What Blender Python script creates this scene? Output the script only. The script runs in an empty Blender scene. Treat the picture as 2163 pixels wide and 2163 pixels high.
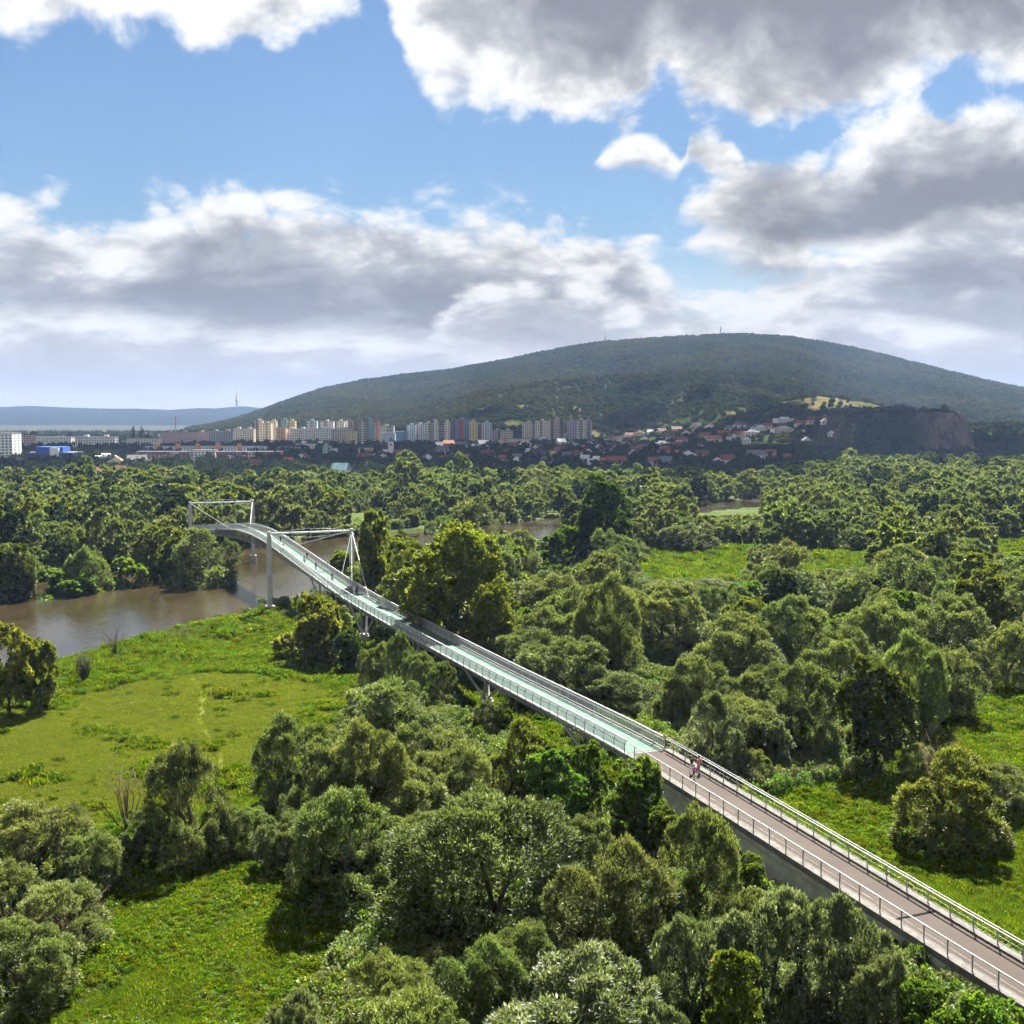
import bpy, bmesh, math, random
import numpy as np
from mathutils import Vector, Matrix

SC = bpy.context.scene
COL = SC.collection
rnd = random.Random(7)

# ------------------------------------------------------------------ camera
PF, PC, PH = 2600.0, 1081.5, 885.0          # focal length, centre and horizon row in photo pixels
CAMZ = 40.0
PITCH = math.atan((PC - PH) / PF)
cam_d = bpy.data.cameras.new('camera')
cam_d.sensor_width = 36.0
cam_d.lens = 36.0 * PF / 2163.0
cam_d.clip_start = 1.0
cam_d.clip_end = 60000.0
cam = bpy.data.objects.new('camera', cam_d)
cam.location = (0, 0, CAMZ)
cam.rotation_euler = (math.pi / 2 - PITCH, 0, 0)
COL.objects.link(cam)
SC.camera = cam

# ------------------------------------------------------------------ light
SUN_EL = math.radians(46.0)
SUN_AZ = math.atan2(0.20, 0.98)             # east of +Y (ahead of the camera, a little right)
SUN_DIR = Vector((math.sin(SUN_AZ) * math.cos(SUN_EL), math.cos(SUN_AZ) * math.cos(SUN_EL), math.sin(SUN_EL)))
sun_d = bpy.data.lights.new('sun', 'SUN')
sun_d.energy = 5.0
sun_d.angle = math.radians(0.53)
sun_d.color = (1.0, 0.95, 0.86)
sun = bpy.data.objects.new('sun', sun_d)
sun.rotation_euler = SUN_DIR.to_track_quat('Z', 'Y').to_euler()
sun.location = (100, 300, 500)
COL.objects.link(sun)

SC.view_settings.view_transform = 'Standard'
SC.view_settings.look = 'None'
SC.view_settings.gamma = 1.0
EXPOSURE = 2.5
SC.view_settings.exposure = EXPOSURE
SC.view_settings.use_curve_mapping = False
SC.render.engine = 'CYCLES'
cy = SC.cycles
cy.max_bounces = 4
cy.diffuse_bounces = 2
cy.glossy_bounces = 2
cy.transmission_bounces = 2
cy.transparent_max_bounces = 6
cy.volume_bounces = 0
cy.use_denoising = True
cy.use_adaptive_sampling = True
cy.adaptive_threshold = 0.02
cy.adaptive_min_samples = 8
cy.use_light_tree = False
cy.caustics_reflective = False
cy.caustics_refractive = False
cy.sample_clamp_indirect = 6.0


def px_ray(u, v):
    a = (u - PC) / PF
    b = (v - PC) / PF
    return (a, math.cos(PITCH) - b * math.sin(PITCH), -math.sin(PITCH) - b * math.cos(PITCH))


def px_angles(u, v):
    d = px_ray(u, v)
    return math.atan2(d[0], d[1]), math.atan2(d[2], math.hypot(d[0], d[1]))


def gnd(u, v, z=0.0):
    d = px_ray(u, v)
    t = (z - CAMZ) / d[2]
    return (d[0] * t, d[1] * t)


# ------------------------------------------------------------------ node helpers
class NT:
    def __init__(self, tree):
        self.t = tree
        tree.nodes.clear()

    def n(self, typ, **kw):
        nd = self.t.nodes.new(typ)
        for k, v in kw.items():
            setattr(nd, k, v)
        return nd

    def put(self, sock, v):
        if isinstance(v, bpy.types.NodeSocket):
            self.t.links.new(v, sock)
        elif v is not None:
            sock.default_value = v

    def m(self, op, a, b=None, c=None, clamp=False):
        nd = self.n('ShaderNodeMath', operation=op, use_clamp=clamp)
        self.put(nd.inputs[0], a)
        if b is not None:
            self.put(nd.inputs[1], b)
        if c is not None:
            self.put(nd.inputs[2], c)
        return nd.outputs[0]

    def mix(self, f, a, b, blend='MIX'):
        nd = self.n('ShaderNodeMix', data_type='RGBA', blend_type=blend)
        self.put(nd.inputs[0], f)
        for s, v in ((nd.inputs[6], a), (nd.inputs[7], b)):
            if isinstance(v, (tuple, list)) and len(v) == 3:
                v = (*v, 1.0)
            self.put(s, v)
        return nd.outputs[2]

    def ramp(self, f, lo, hi, a=0.0, b=1.0, smooth=True):
        nd = self.n('ShaderNodeMapRange', interpolation_type='SMOOTHSTEP' if smooth else 'LINEAR')
        self.put(nd.inputs[0], f)
        self.put(nd.inputs[1], lo)
        self.put(nd.inputs[2], hi)
        self.put(nd.inputs[3], a)
        self.put(nd.inputs[4], b)
        return nd.outputs[0]

    def noise(self, vec, scale, detail=4.0, rough=0.55, dim='3D', dist=0.0):
        nd = self.n('ShaderNodeTexNoise', noise_dimensions=dim)
        if vec is not None:
            self.put(nd.inputs['Vector'], vec)
        nd.inputs['Scale'].default_value = scale
        nd.inputs['Detail'].default_value = detail
        nd.inputs['Roughness'].default_value = rough
        nd.inputs['Distortion'].default_value = dist
        return nd.outputs[0]

    def comb(self, x, y, z):
        nd = self.n('ShaderNodeCombineXYZ')
        self.put(nd.inputs[0], x)
        self.put(nd.inputs[1], y)
        self.put(nd.inputs[2], z)
        return nd.outputs[0]


def new_mat(name):
    m = bpy.data.materials.new(name)
    m.use_nodes = True
    return m, NT(m.node_tree)


def srgb(r, g, b):
    f = lambda c: ((c / 255.0 + 0.055) / 1.055) ** 2.4 if c > 10 else c / 255.0 / 12.92
    return (f(r), f(g), f(b))


# ------------------------------------------------------------------ sky: Nishita air with broken cumulus
world = bpy.data.worlds.new('World')
SC.world = world
world.cycles.sampling_method = 'MANUAL'
world.cycles.sample_map_resolution = 256
world.use_nodes = True
w = NT(world.node_tree)
SKY_STRENGTH = 0.05
tc = w.n('ShaderNodeTexCoord')
sky = w.n('ShaderNodeTexSky', sky_type='NISHITA')
sky.sun_disc = False
sky.sun_elevation = SUN_EL
sky.sun_rotation = SUN_AZ
sky.altitude = 180.0
sky.air_density = 1.0
sky.dust_density = 0.2
sky.ozone_density = 3.0
sep = w.n('ShaderNodeSeparateXYZ')
w.put(sep.inputs[0], tc.outputs['Generated'])
SX, SY, SZ = sep.outputs
az_s = w.m('ARCTAN2', SX, SY)
el_s = w.m('ARCSINE', w.m('MAXIMUM', w.m('MINIMUM', SZ, 1.0), -1.0))


def P(u, v):
    return px_angles(u, v)


# cloud layers, back to front: top and bottom edge (photo columns and rows), how shade builds up, tones
A_LO, A_SPAN, E_LO, E_SPAN = -0.45, 0.90, -0.06, 0.60
HI, LO = -420, 1000
LAYERS = [
    # low row over the horizon
    dict(top=[(0, 668), (150, 658), (320, 695), (450, 690), (600, 712), (740, 705), (900, 722), (1100, 735), (1300, 705), (1480, 690), (1600, 660), (1700, 640), (1860, 650), (1960, 700), (2163, 690)],
         bot=[(0, 790), (500, 800), (1000, 800), (1500, 790), (2163, 790)], add=0.9, w=0.016, dep=0.034, from_top=True, amp=0.9, dark=0.50),
    # small puffs on the right
    dict(top=[(1440, 640), (1660, 640), (1720, 590), (1800, 570), (1900, 560), (2000, 580), (2040, 600), (2100, 540), (2163, 550)],
         bot=[(1440, 570), (1660, 590), (1720, 625), (1900, 640), (2000, 650), (2163, 690)], add=1.0, w=0.014, dep=0.03, from_top=True, amp=0.9, dark=0.45),
    # two small torn clouds in the blue gap
    dict(top=[(1230, 380), (1280, 312), (1340, 290), (1400, 302), (1430, 340), (1442, 360), (1450, 325), (1462, 294), (1490, 304), (1530, 312), (1566, 348), (1590, 400)],
         bot=[(1230, 330), (1300, 345), (1350, 336), (1400, 352), (1432, 356), (1442, 335), (1462, 322), (1500, 346), (1540, 364), (1590, 350)], w=0.009, dep=0.06, from_top=True, amp=1.0, dark=0.2, add=0.62),
    # broad bank across the middle
    dict(top=[(0, 445), (80, 430), (170, 462), (250, 478), (330, 436), (520, 410), (690, 418), (780, 452), (1000, 455), (1100, 470), (1250, 500), (1380, 545), (1470, 600), (1540, 640), (1620, 700), (1700, 760)],
         bot=[(0, 650), (120, 660), (250, 650), (420, 690), (700, 705), (900, 715), (1300, 735), (1560, 715), (1700, 690)], w=0.022, dep=0.062, from_top=True, amp=1.0, dark=0.85),
    # lower lobe of that bank
    dict(top=[(850, 800), (930, 690), (1000, 630), (1100, 592), (1230, 585), (1340, 620), (1440, 640), (1560, 630), (1640, 662), (1700, 720)],
         bot=[(850, 700), (1000, 725), (1300, 750), (1560, 715), (1700, 690)], w=0.018, dep=0.05, from_top=True, amp=0.9, dark=0.62),
    # right hand bank, lower part
    dict(top=[(1420, 560), (1500, 500), (1600, 470), (1750, 520), (1850, 480), (1930, 430), (2030, 405), (2163, 400)],
         bot=[(1420, 480), (1560, 530), (1700, 560), (1860, 570), (2163, 580)], add=1.0, w=0.018, dep=0.05, from_top=True, amp=1.2, dark=0.75),
    # right hand bank
    dict(top=[(1400, 520), (1450, 420), (1560, 368), (1640, 345), (1750, 312), (1830, 262), (1960, 212), (2060, 200), (2163, 190)],
         bot=[(1400, 420), (1460, 468), (1600, 510), (1780, 515), (1960, 480), (2163, 440)], w=0.018, dep=0.050, from_top=True, amp=1.0, dark=0.95),
    # dark cloud overhead and the strip in the top left corner
    dict(top=[(0, HI), (2163, HI)],
         bot=[(0, 80), (150, 58), (270, 62), (360, 40), (420, 68), (520, 72), (600, 66), (690, 35), (750, -10), (790, -60), (815, -20), (845, 70), (890, 185), (950, 240), (1100, 225), (1200, 250), (1340, 262), (1400, 190), (1470, 250), (1560, 265), (1660, 285), (1770, 270), (1880, 215), (2000, 165), (2163, 190)],
         w=0.020, dep=0.060, from_top=False, amp=1.3, dark=1.0, thin_to=(900, 1330)),
]


def edge_curves(specs):
    """evaluates edge rows over azimuth, three to an RGB Curves node"""
    outs = []
    for k in range(0, len(specs), 3):
        nd = w.n('ShaderNodeRGBCurve')
        mp = nd.mapping
        for c in range(3):
            if k + c >= len(specs):
                continue
            cur = mp.curves[c]
            pts = []
            for (u, v) in specs[k + c]:
                a0, e0 = P(u, v)
                pts.append(((a0 - A_LO) / A_SPAN, (e0 - E_LO) / E_SPAN))
            pts = [(0.0, pts[0][1])] + pts + [(1.0, pts[-1][1])]
            while len(cur.points) < len(pts):
                cur.points.new(0.5, 0.5)
            for p_, q_ in zip(cur.points, pts):
                p_.location = q_
                p_.handle_type = 'AUTO'
        mp.use_clip = False
        mp.extend = 'HORIZONTAL'
        mp.update()
        w.put(nd.inputs['Color'], w.comb(an_s, an_s, an_s))
        sp = w.n('ShaderNodeSeparateColor')
        w.put(sp.inputs[0], nd.outputs[0])
        outs += list(sp.outputs)
    return outs[:len(specs)]


an_s = w.m('MULTIPLY_ADD', az_s, 1 / A_SPAN, -A_LO / A_SPAN)
en_s = w.m('MULTIPLY_ADD', el_s, 1 / E_SPAN, -E_LO / E_SPAN)
ec = edge_curves([L_[k_] for L_ in LAYERS for k_ in ('top', 'bot')])
lv = w.m('MULTIPLY', w.m('LOGARITHM', w.m('MAXIMUM', w.m('ADD', el_s, 0.10), 0.01), math.e), 0.46)
vec = w.comb(az_s, lv, 0.37)
vec_up = w.comb(w.m('ADD', az_s, 0.004), w.m('ADD', lv, 0.020), 0.37)
PUFF0 = 0.62
vo = w.n('ShaderNodeTexVoronoi', voronoi_dimensions='2D', feature='F1')
w.put(vo.inputs['Vector'], vec)
vo.inputs['Scale'].default_value = 24.0
vo.inputs['Detail'].default_value = 2.0
vo.inputs['Roughness'].default_value = 0.55
vo.inputs['Randomness'].default_value = 1.0
puff = w.m('SUBTRACT', PUFF0, vo.outputs['Distance'])
n1 = w.m('ADD', w.m('MULTIPLY', w.m('SUBTRACT', w.noise(vec, 11.0, 9.0, 0.62, dist=0.3), 0.5), 0.88), w.m('MULTIPLY', puff, 0.13))
n2 = w.m('SUBTRACT', w.noise(vec_up, 13.0, 6.0, 0.60, dist=0.35), 0.5)
n3 = w.m('SUBTRACT', w.noise(vec, 4.5, 3.0, 0.5), 0.5)
K = 1.0 / (SKY_STRENGTH * 2 ** EXPOSURE)
white = tuple(K * c for c in (1.10, 1.10, 1.07))
mid = tuple(K * c for c in (0.57, 0.58, 0.61))
grey = tuple(K * c for c in (0.300, 0.306, 0.345))
hazec = tuple(K * c for c in (1.20, 1.12, 0.98))
veil = w.ramp(el_s, 0.0, 0.15, 1.0, 0.0)
hsv = w.n('ShaderNodeHueSaturation')
hsv.inputs['Saturation'].default_value = 1.12
hsv.inputs['Value'].default_value = 0.34
w.put(hsv.inputs['Color'], sky.outputs[0])
skyc = w.mix(w.m('MULTIPLY', veil, 0.85), hsv.outputs[0], hazec)
low = w.m('MULTIPLY', w.ramp(el_s, 0.0, 0.10, 1.0, 0.0), 0.62)
# broken cover outside the pictured part of the sky
out_n = w.ramp(w.m('ADD', n3, w.m('MULTIPLY', n1, 0.5)), -0.02, 0.12)
beyond = w.m('MULTIPLY', w.m('MAXIMUM', w.ramp(w.m('ABSOLUTE', az_s), 0.43, 0.60), w.ramp(el_s, 0.42, 0.60)), out_n)
cols = skyc
for i_, L_ in enumerate(LAYERS):
    top, bot = ec[2 * i_], ec[2 * i_ + 1]
    ws = L_['w'] / E_SPAN
    dt = w.m('MULTIPLY', w.m('SUBTRACT', top, en_s), 1 / ws)
    db = w.m('MULTIPLY', w.m('SUBTRACT', en_s, bot), 1 / ws)
    if L_['from_top']:                    # billowing tops, flatter bases
        edge = w.m('MINIMUM', w.m('MULTIPLY_ADD', n1, 6.5 * L_['amp'], dt), w.m('MULTIPLY_ADD', n1, 3.0 * L_['amp'], db))
        dd = dt
    else:
        edge = w.m('MULTIPLY_ADD', n1, 5.0 * L_['amp'], db)
        dd = db
    edge = w.m('ADD', edge, L_.get('add', 0.25))
    al = w.ramp(edge, -0.45, 0.85)
    dep = w.m('MULTIPLY', dd, L_['w'] / L_['dep'])
    if 'thin_to' in L_:                   # the cloud thins out towards its left end
        u0_, u1_ = [(P(q_, 100)[0] - A_LO) / A_SPAN for q_ in L_['thin_to']]
        dep = w.m('MULTIPLY', dep, w.ramp(an_s, u0_, u1_, 0.38, 1.0))
    dep = w.m('ADD', w.m('MULTIPLY_ADD', n2, 2.3, dep), w.m('MULTIPLY_ADD', n3, 0.9, w.m('MULTIPLY', puff, -0.35)))
    c1 = w.mix(w.ramp(dep, 0.12, 0.75), white, mid)
    c2 = w.mix(w.m('MULTIPLY', w.ramp(dep, 0.55, 1.35), L_['dark']), c1, grey)
    c2 = w.mix(low, c2, hazec)
    cols = w.mix(al, cols, c2)
final = w.mix(beyond, cols, w.mix(w.ramp(w.m('ADD', n3, n1), 0.0, 0.3), white, mid))
bg = w.n('ShaderNodeBackground')
w.put(bg.inputs[0], final)
bg.inputs[1].default_value = SKY_STRENGTH
wo = w.n('ShaderNodeOutputWorld')
w.put(wo.inputs[0], bg.outputs[0])

# ------------------------------------------------------------------ object helpers
def tag(o, label=None, cat=None, group=None, kind=None):
    if label:
        o['label'] = label
    if cat:
        o['category'] = cat
    if group:
        o['group'] = group
    if kind:
        o['kind'] = kind
    return o


def link(o, parent=None):
    COL.objects.link(o)
    if parent is not None:
        o.parent = parent
    return o


def empty(name, loc=(0, 0, 0), rz=0.0):
    o = bpy.data.objects.new(name, None)
    o.empty_display_size = 0.5
    o.location = loc
    o.rotation_euler = (0, 0, rz)
    COL.objects.link(o)
    return o


def mesh_np(name, verts, faces, mats=(), smooth=False, attrs=None, mat_idx=None):
    """faces: list of index tuples, or an (n,k) integer array"""
    me = bpy.data.meshes.new(name)
    verts = np.asarray(verts, dtype=np.float32)
    if isinstance(faces, np.ndarray):
        k = faces.shape[1]
        nf = faces.shape[0]
        me.vertices.add(len(verts))
        me.vertices.foreach_set('co', verts.ravel())
        me.loops.add(nf * k)
        me.loops.foreach_set('vertex_index', faces.astype(np.int32).ravel())
        me.polygons.add(nf)
        me.polygons.foreach_set('loop_start', np.arange(0, nf * k, k, dtype=np.int32))
        me.update(calc_edges=True)
    else:
        me.from_pydata([tuple(v) for v in verts], [], faces)
    if smooth:
        me.polygons.foreach_set('use_smooth', [True] * len(me.polygons))
    for m in mats:
        me.materials.append(m)
    if mat_idx is not None:
        me.polygons.foreach_set('material_index', np.asarray(mat_idx, dtype=np.int32))
    if attrs:
        for k_, arr in attrs.items():
            at = me.attributes.new(k_, 'FLOAT', 'POINT')
            at.data.foreach_set('value', np.asarray(arr, dtype=np.float32).ravel())
    me.update()
    return me


class MB:
    """collects simple solids into one mesh"""
    def __init__(self):
        self.v, self.f, self.mi = [], [], []

    def add(self, vs, fs, mi=0):
        b = len(self.v)
        self.v += [tuple(x) for x in vs]
        self.f += [tuple(i + b for i in f) for f in fs]
        self.mi += [mi] * len(fs)
        return self

    def box(self, x0, x1, y0, y1, z0, z1, mi=0):
        vs = [(x0, y0, z0), (x1, y0, z0), (x1, y1, z0), (x0, y1, z0), (x0, y0, z1), (x1, y0, z1), (x1, y1, z1), (x0, y1, z1)]
        return self.add(vs, [(0, 3, 2, 1), (4, 5, 6, 7), (0, 1, 5, 4), (1, 2, 6, 5), (2, 3, 7, 6), (3, 0, 4, 7)], mi)

    def tube(self, pts, rad, seg=8, mi=0, cap=True):
        pts = [Vector(p) for p in pts]
        rr = rad if isinstance(rad, (list, tuple)) else [rad] * len(pts)
        rings = []
        vs = []
        up = Vector((0, 0, 1))
        prev = None
        for i, p in enumerate(pts):
            if i == 0:
                t = pts[1] - pts[0]
            elif i == len(pts) - 1:
                t = pts[-1] - pts[-2]
            else:
                t = pts[i + 1] - pts[i - 1]
            t.normalize()
            a = prev if prev is not None else (up if abs(t.z) < 0.9 else Vector((1, 0, 0)))
            n = (a - t * a.dot(t))
            if n.length < 1e-6:
                n = t.orthogonal()
            n.normalize()
            prev = n
            bn = t.cross(n)
            for k in range(seg):
                an = 2 * math.pi * k / seg
                vs.append(p + (n * math.cos(an) + bn * math.sin(an)) * rr[i])
        fs = []
        for i in range(len(pts) - 1):
            for k in range(seg):
                k2 = (k + 1) % seg
                fs.append((i * seg + k, i * seg + k2, (i + 1) * seg + k2, (i + 1) * seg + k))
        if cap:
            fs.append(tuple(range(seg - 1, -1, -1)))
            e = (len(pts) - 1) * seg
            fs.append(tuple(range(e, e + seg)))
        return self.add(vs, fs, mi)

    def mesh(self, name, mats, smooth=False):
        me = bpy.data.meshes.new(name)
        me.from_pydata(self.v, [], self.f)
        for m in (mats if isinstance(mats, (list, tuple)) else [mats]):
            me.materials.append(m)
        me.polygons.foreach_set('material_index', self.mi)
        if smooth:
            me.polygons.foreach_set('use_smooth', [True] * len(me.polygons))
        me.update()
        return me

    def obj(self, name, mats, parent=None, smooth=False):
        return link(bpy.data.objects.new(name, self.mesh(name, mats, smooth)), parent)


def sstep(a, b, x):
    t = np.clip((x - a) / (b - a), 0, 1)
    return t * t * (3 - 2 * t)


def vnoise(x, y, seed=0):
    """cheap smooth value noise in the unit square lattice, numpy"""
    xi = np.floor(x).astype(np.int64)
    yi = np.floor(y).astype(np.int64)
    fx = x - xi
    fy = y - yi
    fx = fx * fx * (3 - 2 * fx)
    fy = fy * fy * (3 - 2 * fy)

    def h(i, j):
        n = (i * 374761393 + j * 668265263 + seed * 1442695041) & 0x7fffffff
        n = ((n ^ (n >> 13)) * 1274126177) & 0x7fffffff
        return ((n ^ (n >> 16)) & 0xffff) / 65535.0
    return (h(xi, yi) * (1 - fx) + h(xi + 1, yi) * fx) * (1 - fy) + (h(xi, yi + 1) * (1 - fx) + h(xi + 1, yi + 1) * fx) * fy


def fbm(x, y, seed=0, oct=4):
    s = 0
    a = 0.5
    for o in range(oct):
        s = s + a * vnoise(x * 2 ** o, y * 2 ** o, seed + o)
        a *= 0.5
    return s


# ------------------------------------------------------------------ foliage
ALB = 0.88


def leaf_mat(name, dark, light, tip, silver=0.0, trans=0.35, var=0.25, gloss=0.02, sunny_stands=None):
    m, t = new_mat(name)
    dark, light, tip = [tuple(ALB * q for q in col) for col in (dark, light, tip)]
    at = t.n('ShaderNodeAttribute', attribute_name='tone')
    oi = t.n('ShaderNodeObjectInfo')
    c = t.mix(at.outputs['Fac'], dark, light)
    tipf = t.ramp(at.outputs['Fac'], 0.72, 1.05)
    c = t.mix(tipf, c, tip)
    if sunny_stands:                        # yellower stands, with the hill's sunlit patches painted into their colour
        c = t.mix(t.ramp(t.noise(oi.outputs['Location'], 0.0035, 5, 0.6), 0.42, 0.62), c, sunny_stands)
    hs = t.n('ShaderNodeHueSaturation')
    t.put(hs.inputs['Hue'], t.ramp(oi.outputs['Random'], 0.0, 1.0, 0.5 - 0.03 * var / 0.25, 0.5 + 0.02 * var / 0.25, False))
    wn = t.n('ShaderNodeTexWhiteNoise', noise_dimensions='1D')
    t.put(wn.inputs['W'], oi.outputs['Random'])
    t.put(hs.inputs['Value'], t.ramp(wn.outputs['Value'], 0.0, 1.0, 1 - var, 1 + var, False))
    t.put(hs.inputs['Color'], c)
    c = hs.outputs['Color']
    if silver:
        ge = t.n('ShaderNodeNewGeometry')
        c = t.mix(t.m('MULTIPLY', ge.outputs['Backfacing'], silver), c, (0.15, 0.175, 0.135))
    dif = t.n('ShaderNodeBsdfDiffuse')
    t.put(dif.inputs[0], c)
    tr = t.n('ShaderNodeBsdfTranslucent')
    t.put(tr.inputs[0], t.mix(1.0, c, (1.15, 1.25, 0.55), 'MULTIPLY'))
    s1 = t.n('ShaderNodeMixShader')
    s1.inputs[0].default_value = trans
    t.put(s1.inputs[1], dif.outputs[0])
    t.put(s1.inputs[2], tr.outputs[0])
    gl = t.n('ShaderNodeBsdfGlossy')
    gl.inputs['Roughness'].default_value = 0.5
    gl.inputs[0].default_value = (0.9, 0.95, 1.0, 1)
    s2 = t.n('ShaderNodeMixShader')
    s2.inputs[0].default_value = gloss
    t.put(s2.inputs[1], s1.outputs[0])
    t.put(s2.inputs[2], gl.outputs[0])
    o = t.n('ShaderNodeOutputMaterial')
    t.put(o.inputs[0], s2.outputs[0])
    return m


def plain_mat(name, col, rough=0.7, metal=0.0, nscale=0.0, namp=0.15, spec=0.4, bump=0.0):
    m, t = new_mat(name)
    b = t.n('ShaderNodeBsdfPrincipled')
    b.inputs['Roughness'].default_value = rough
    b.inputs['Metallic'].default_value = metal
    b.inputs['Specular IOR Level'].default_value = spec
    if nscale:
        tc_ = t.n('ShaderNodeTexCoord')
        n = t.noise(tc_.outputs['Object'], nscale, 5, 0.6)
        f = t.ramp(n, 0.3, 0.7)
        t.put(b.inputs['Base Color'], t.mix(f, tuple(c * (1 - namp) for c in col), tuple(min(1, c * (1 + namp)) for c in col)))
        if bump:
            bp = t.n('ShaderNodeBump')
            bp.inputs['Strength'].default_value = bump
            t.put(bp.inputs['Height'], n)
            t.put(b.inputs['Normal'], bp.outputs[0])
    else:
        b.inputs['Base Color'].default_value = (*col, 1)
    o = t.n('ShaderNodeOutputMaterial')
    t.put(o.inputs[0], b.outputs[0])
    return m


M_WILLOW = leaf_mat('willow_leaf', (0.046, 0.064, 0.014), (0.190, 0.232, 0.052), (0.37, 0.395, 0.17), silver=0.35, trans=0.42, var=0.22)
M_SILVER = leaf_mat('silver_willow_leaf', (0.052, 0.070, 0.024), (0.180, 0.212, 0.080), (0.48, 0.51, 0.41), silver=0.5, trans=0.42, var=0.15, gloss=0.03)
M_POPLAR = leaf_mat('poplar_leaf', (0.055, 0.075, 0.011), (0.175, 0.205, 0.028), (0.31, 0.31, 0.045), trans=0.48, var=0.14)
M_BRIGHT = leaf_mat('young_leaf', (0.045, 0.080, 0.010), (0.140, 0.215, 0.024), (0.26, 0.30, 0.035), trans=0.50)
M_OAK = leaf_mat('dark_leaf', (0.026, 0.044, 0.009), (0.075, 0.110, 0.020), (0.15, 0.18, 0.035), trans=0.40)
M_YELLOW = leaf_mat('yellowing_leaf', (0.065, 0.080, 0.014), (0.175, 0.195, 0.034), (0.27, 0.27, 0.06), trans=0.45, var=0.12)
M_GRASS = leaf_mat('grass_blade', (0.045, 0.080, 0.005), (0.130, 0.195, 0.011), (0.23, 0.26, 0.045), trans=0.50, var=0.38, gloss=0.0)
M_DRYGRASS = leaf_mat('dry_grass_blade', (0.098, 0.125, 0.014), (0.185, 0.215, 0.028), (0.27, 0.25, 0.07), trans=0.45, var=0.15, gloss=0.0)
M_TOWNLEAF = leaf_mat('town_tree_leaf', (0.022, 0.040, 0.013), (0.055, 0.085, 0.025), (0.09, 0.12, 0.04), trans=0.25)
M_BARK = plain_mat('bark', (0.055, 0.042, 0.030), 0.9, nscale=3.0, namp=0.4)
M_TWIG = plain_mat('dry_twig', (0.16, 0.10, 0.065), 0.9, nscale=2.0, namp=0.4)


def unit(v):
    return v / np.maximum(np.linalg.norm(v, axis=-1, keepdims=True), 1e-9)


def make_lobes(rs, kind, Ht, R, nl):
    """main foliage masses of a crown: centres and radii, spread on a spiral so that no side stays bare"""
    C, Rd = [], []
    a0 = rs.uniform(0, 6.28)
    ex = rs.uniform(0.85, 1.15)
    zs = rs.permutation(nl)
    for i in range(nl):
        t = (i + 0.5) / nl
        an = a0 + i * 2.39996 + rs.uniform(-0.5, 0.5)
        if kind in ('dome', 'shrub'):
            low = (i % 5 in (2, 4))
            rad = R * rs.uniform(0.20, 0.36)
            if low:
                nlow = max(1, sum(1 for q in range(nl) if q % 5 in (2, 4)))
                an = a0 + 6.283 * (len([1 for q in range(i) if q % 5 in (2, 4)]) + rs.uniform(-0.25, 0.25)) / nlow
                rad = R * rs.uniform(0.26, 0.38)
            r = R * (0.74 * math.sqrt(t) if not low else rs.uniform(0.58, 0.74))
            env = Ht * (1 - (0.50 if kind == 'dome' else 0.42) * (r / R) ** 2) * rs.uniform(0.84, 1.04)
            z = (env - rad) if not low else rs.uniform(0.05, 0.34) * Ht
        elif kind == 'tall':
            z0 = 0.20 + 0.74 * (zs[i] + rs.rand()) / nl
            wz = (math.sin(math.pi * min(1.0, 0.12 + z0 * 0.80))) ** 0.7
            r = R * 0.66 * wz * (0.35 + 0.65 * math.sqrt(rs.rand()))
            rad = R * rs.uniform(0.20, 0.36) * (0.6 + 0.4 * wz)
            z = Ht * z0 - rad * 0.2
        elif kind == 'column':
            z0 = 0.10 + 0.80 * t
            r = R * 0.30 * rs.rand()
            rad = R * rs.uniform(0.55, 0.75) * (1.05 - 0.65 * z0)
            z = Ht * z0
        else:                         # cone
            z0 = 0.08 + 0.88 * t
            r = R * (1 - z0) * 0.6
            rad = R * (1.10 - z0) * rs.uniform(0.36, 0.5)
            z = Ht * z0 * 0.97
        C.append([r * math.cos(an) * ex, r * math.sin(an) / ex, max(z, rad * 0.25)])
        Rd.append(rad)
    return np.array(C), np.array(Rd)


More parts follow.
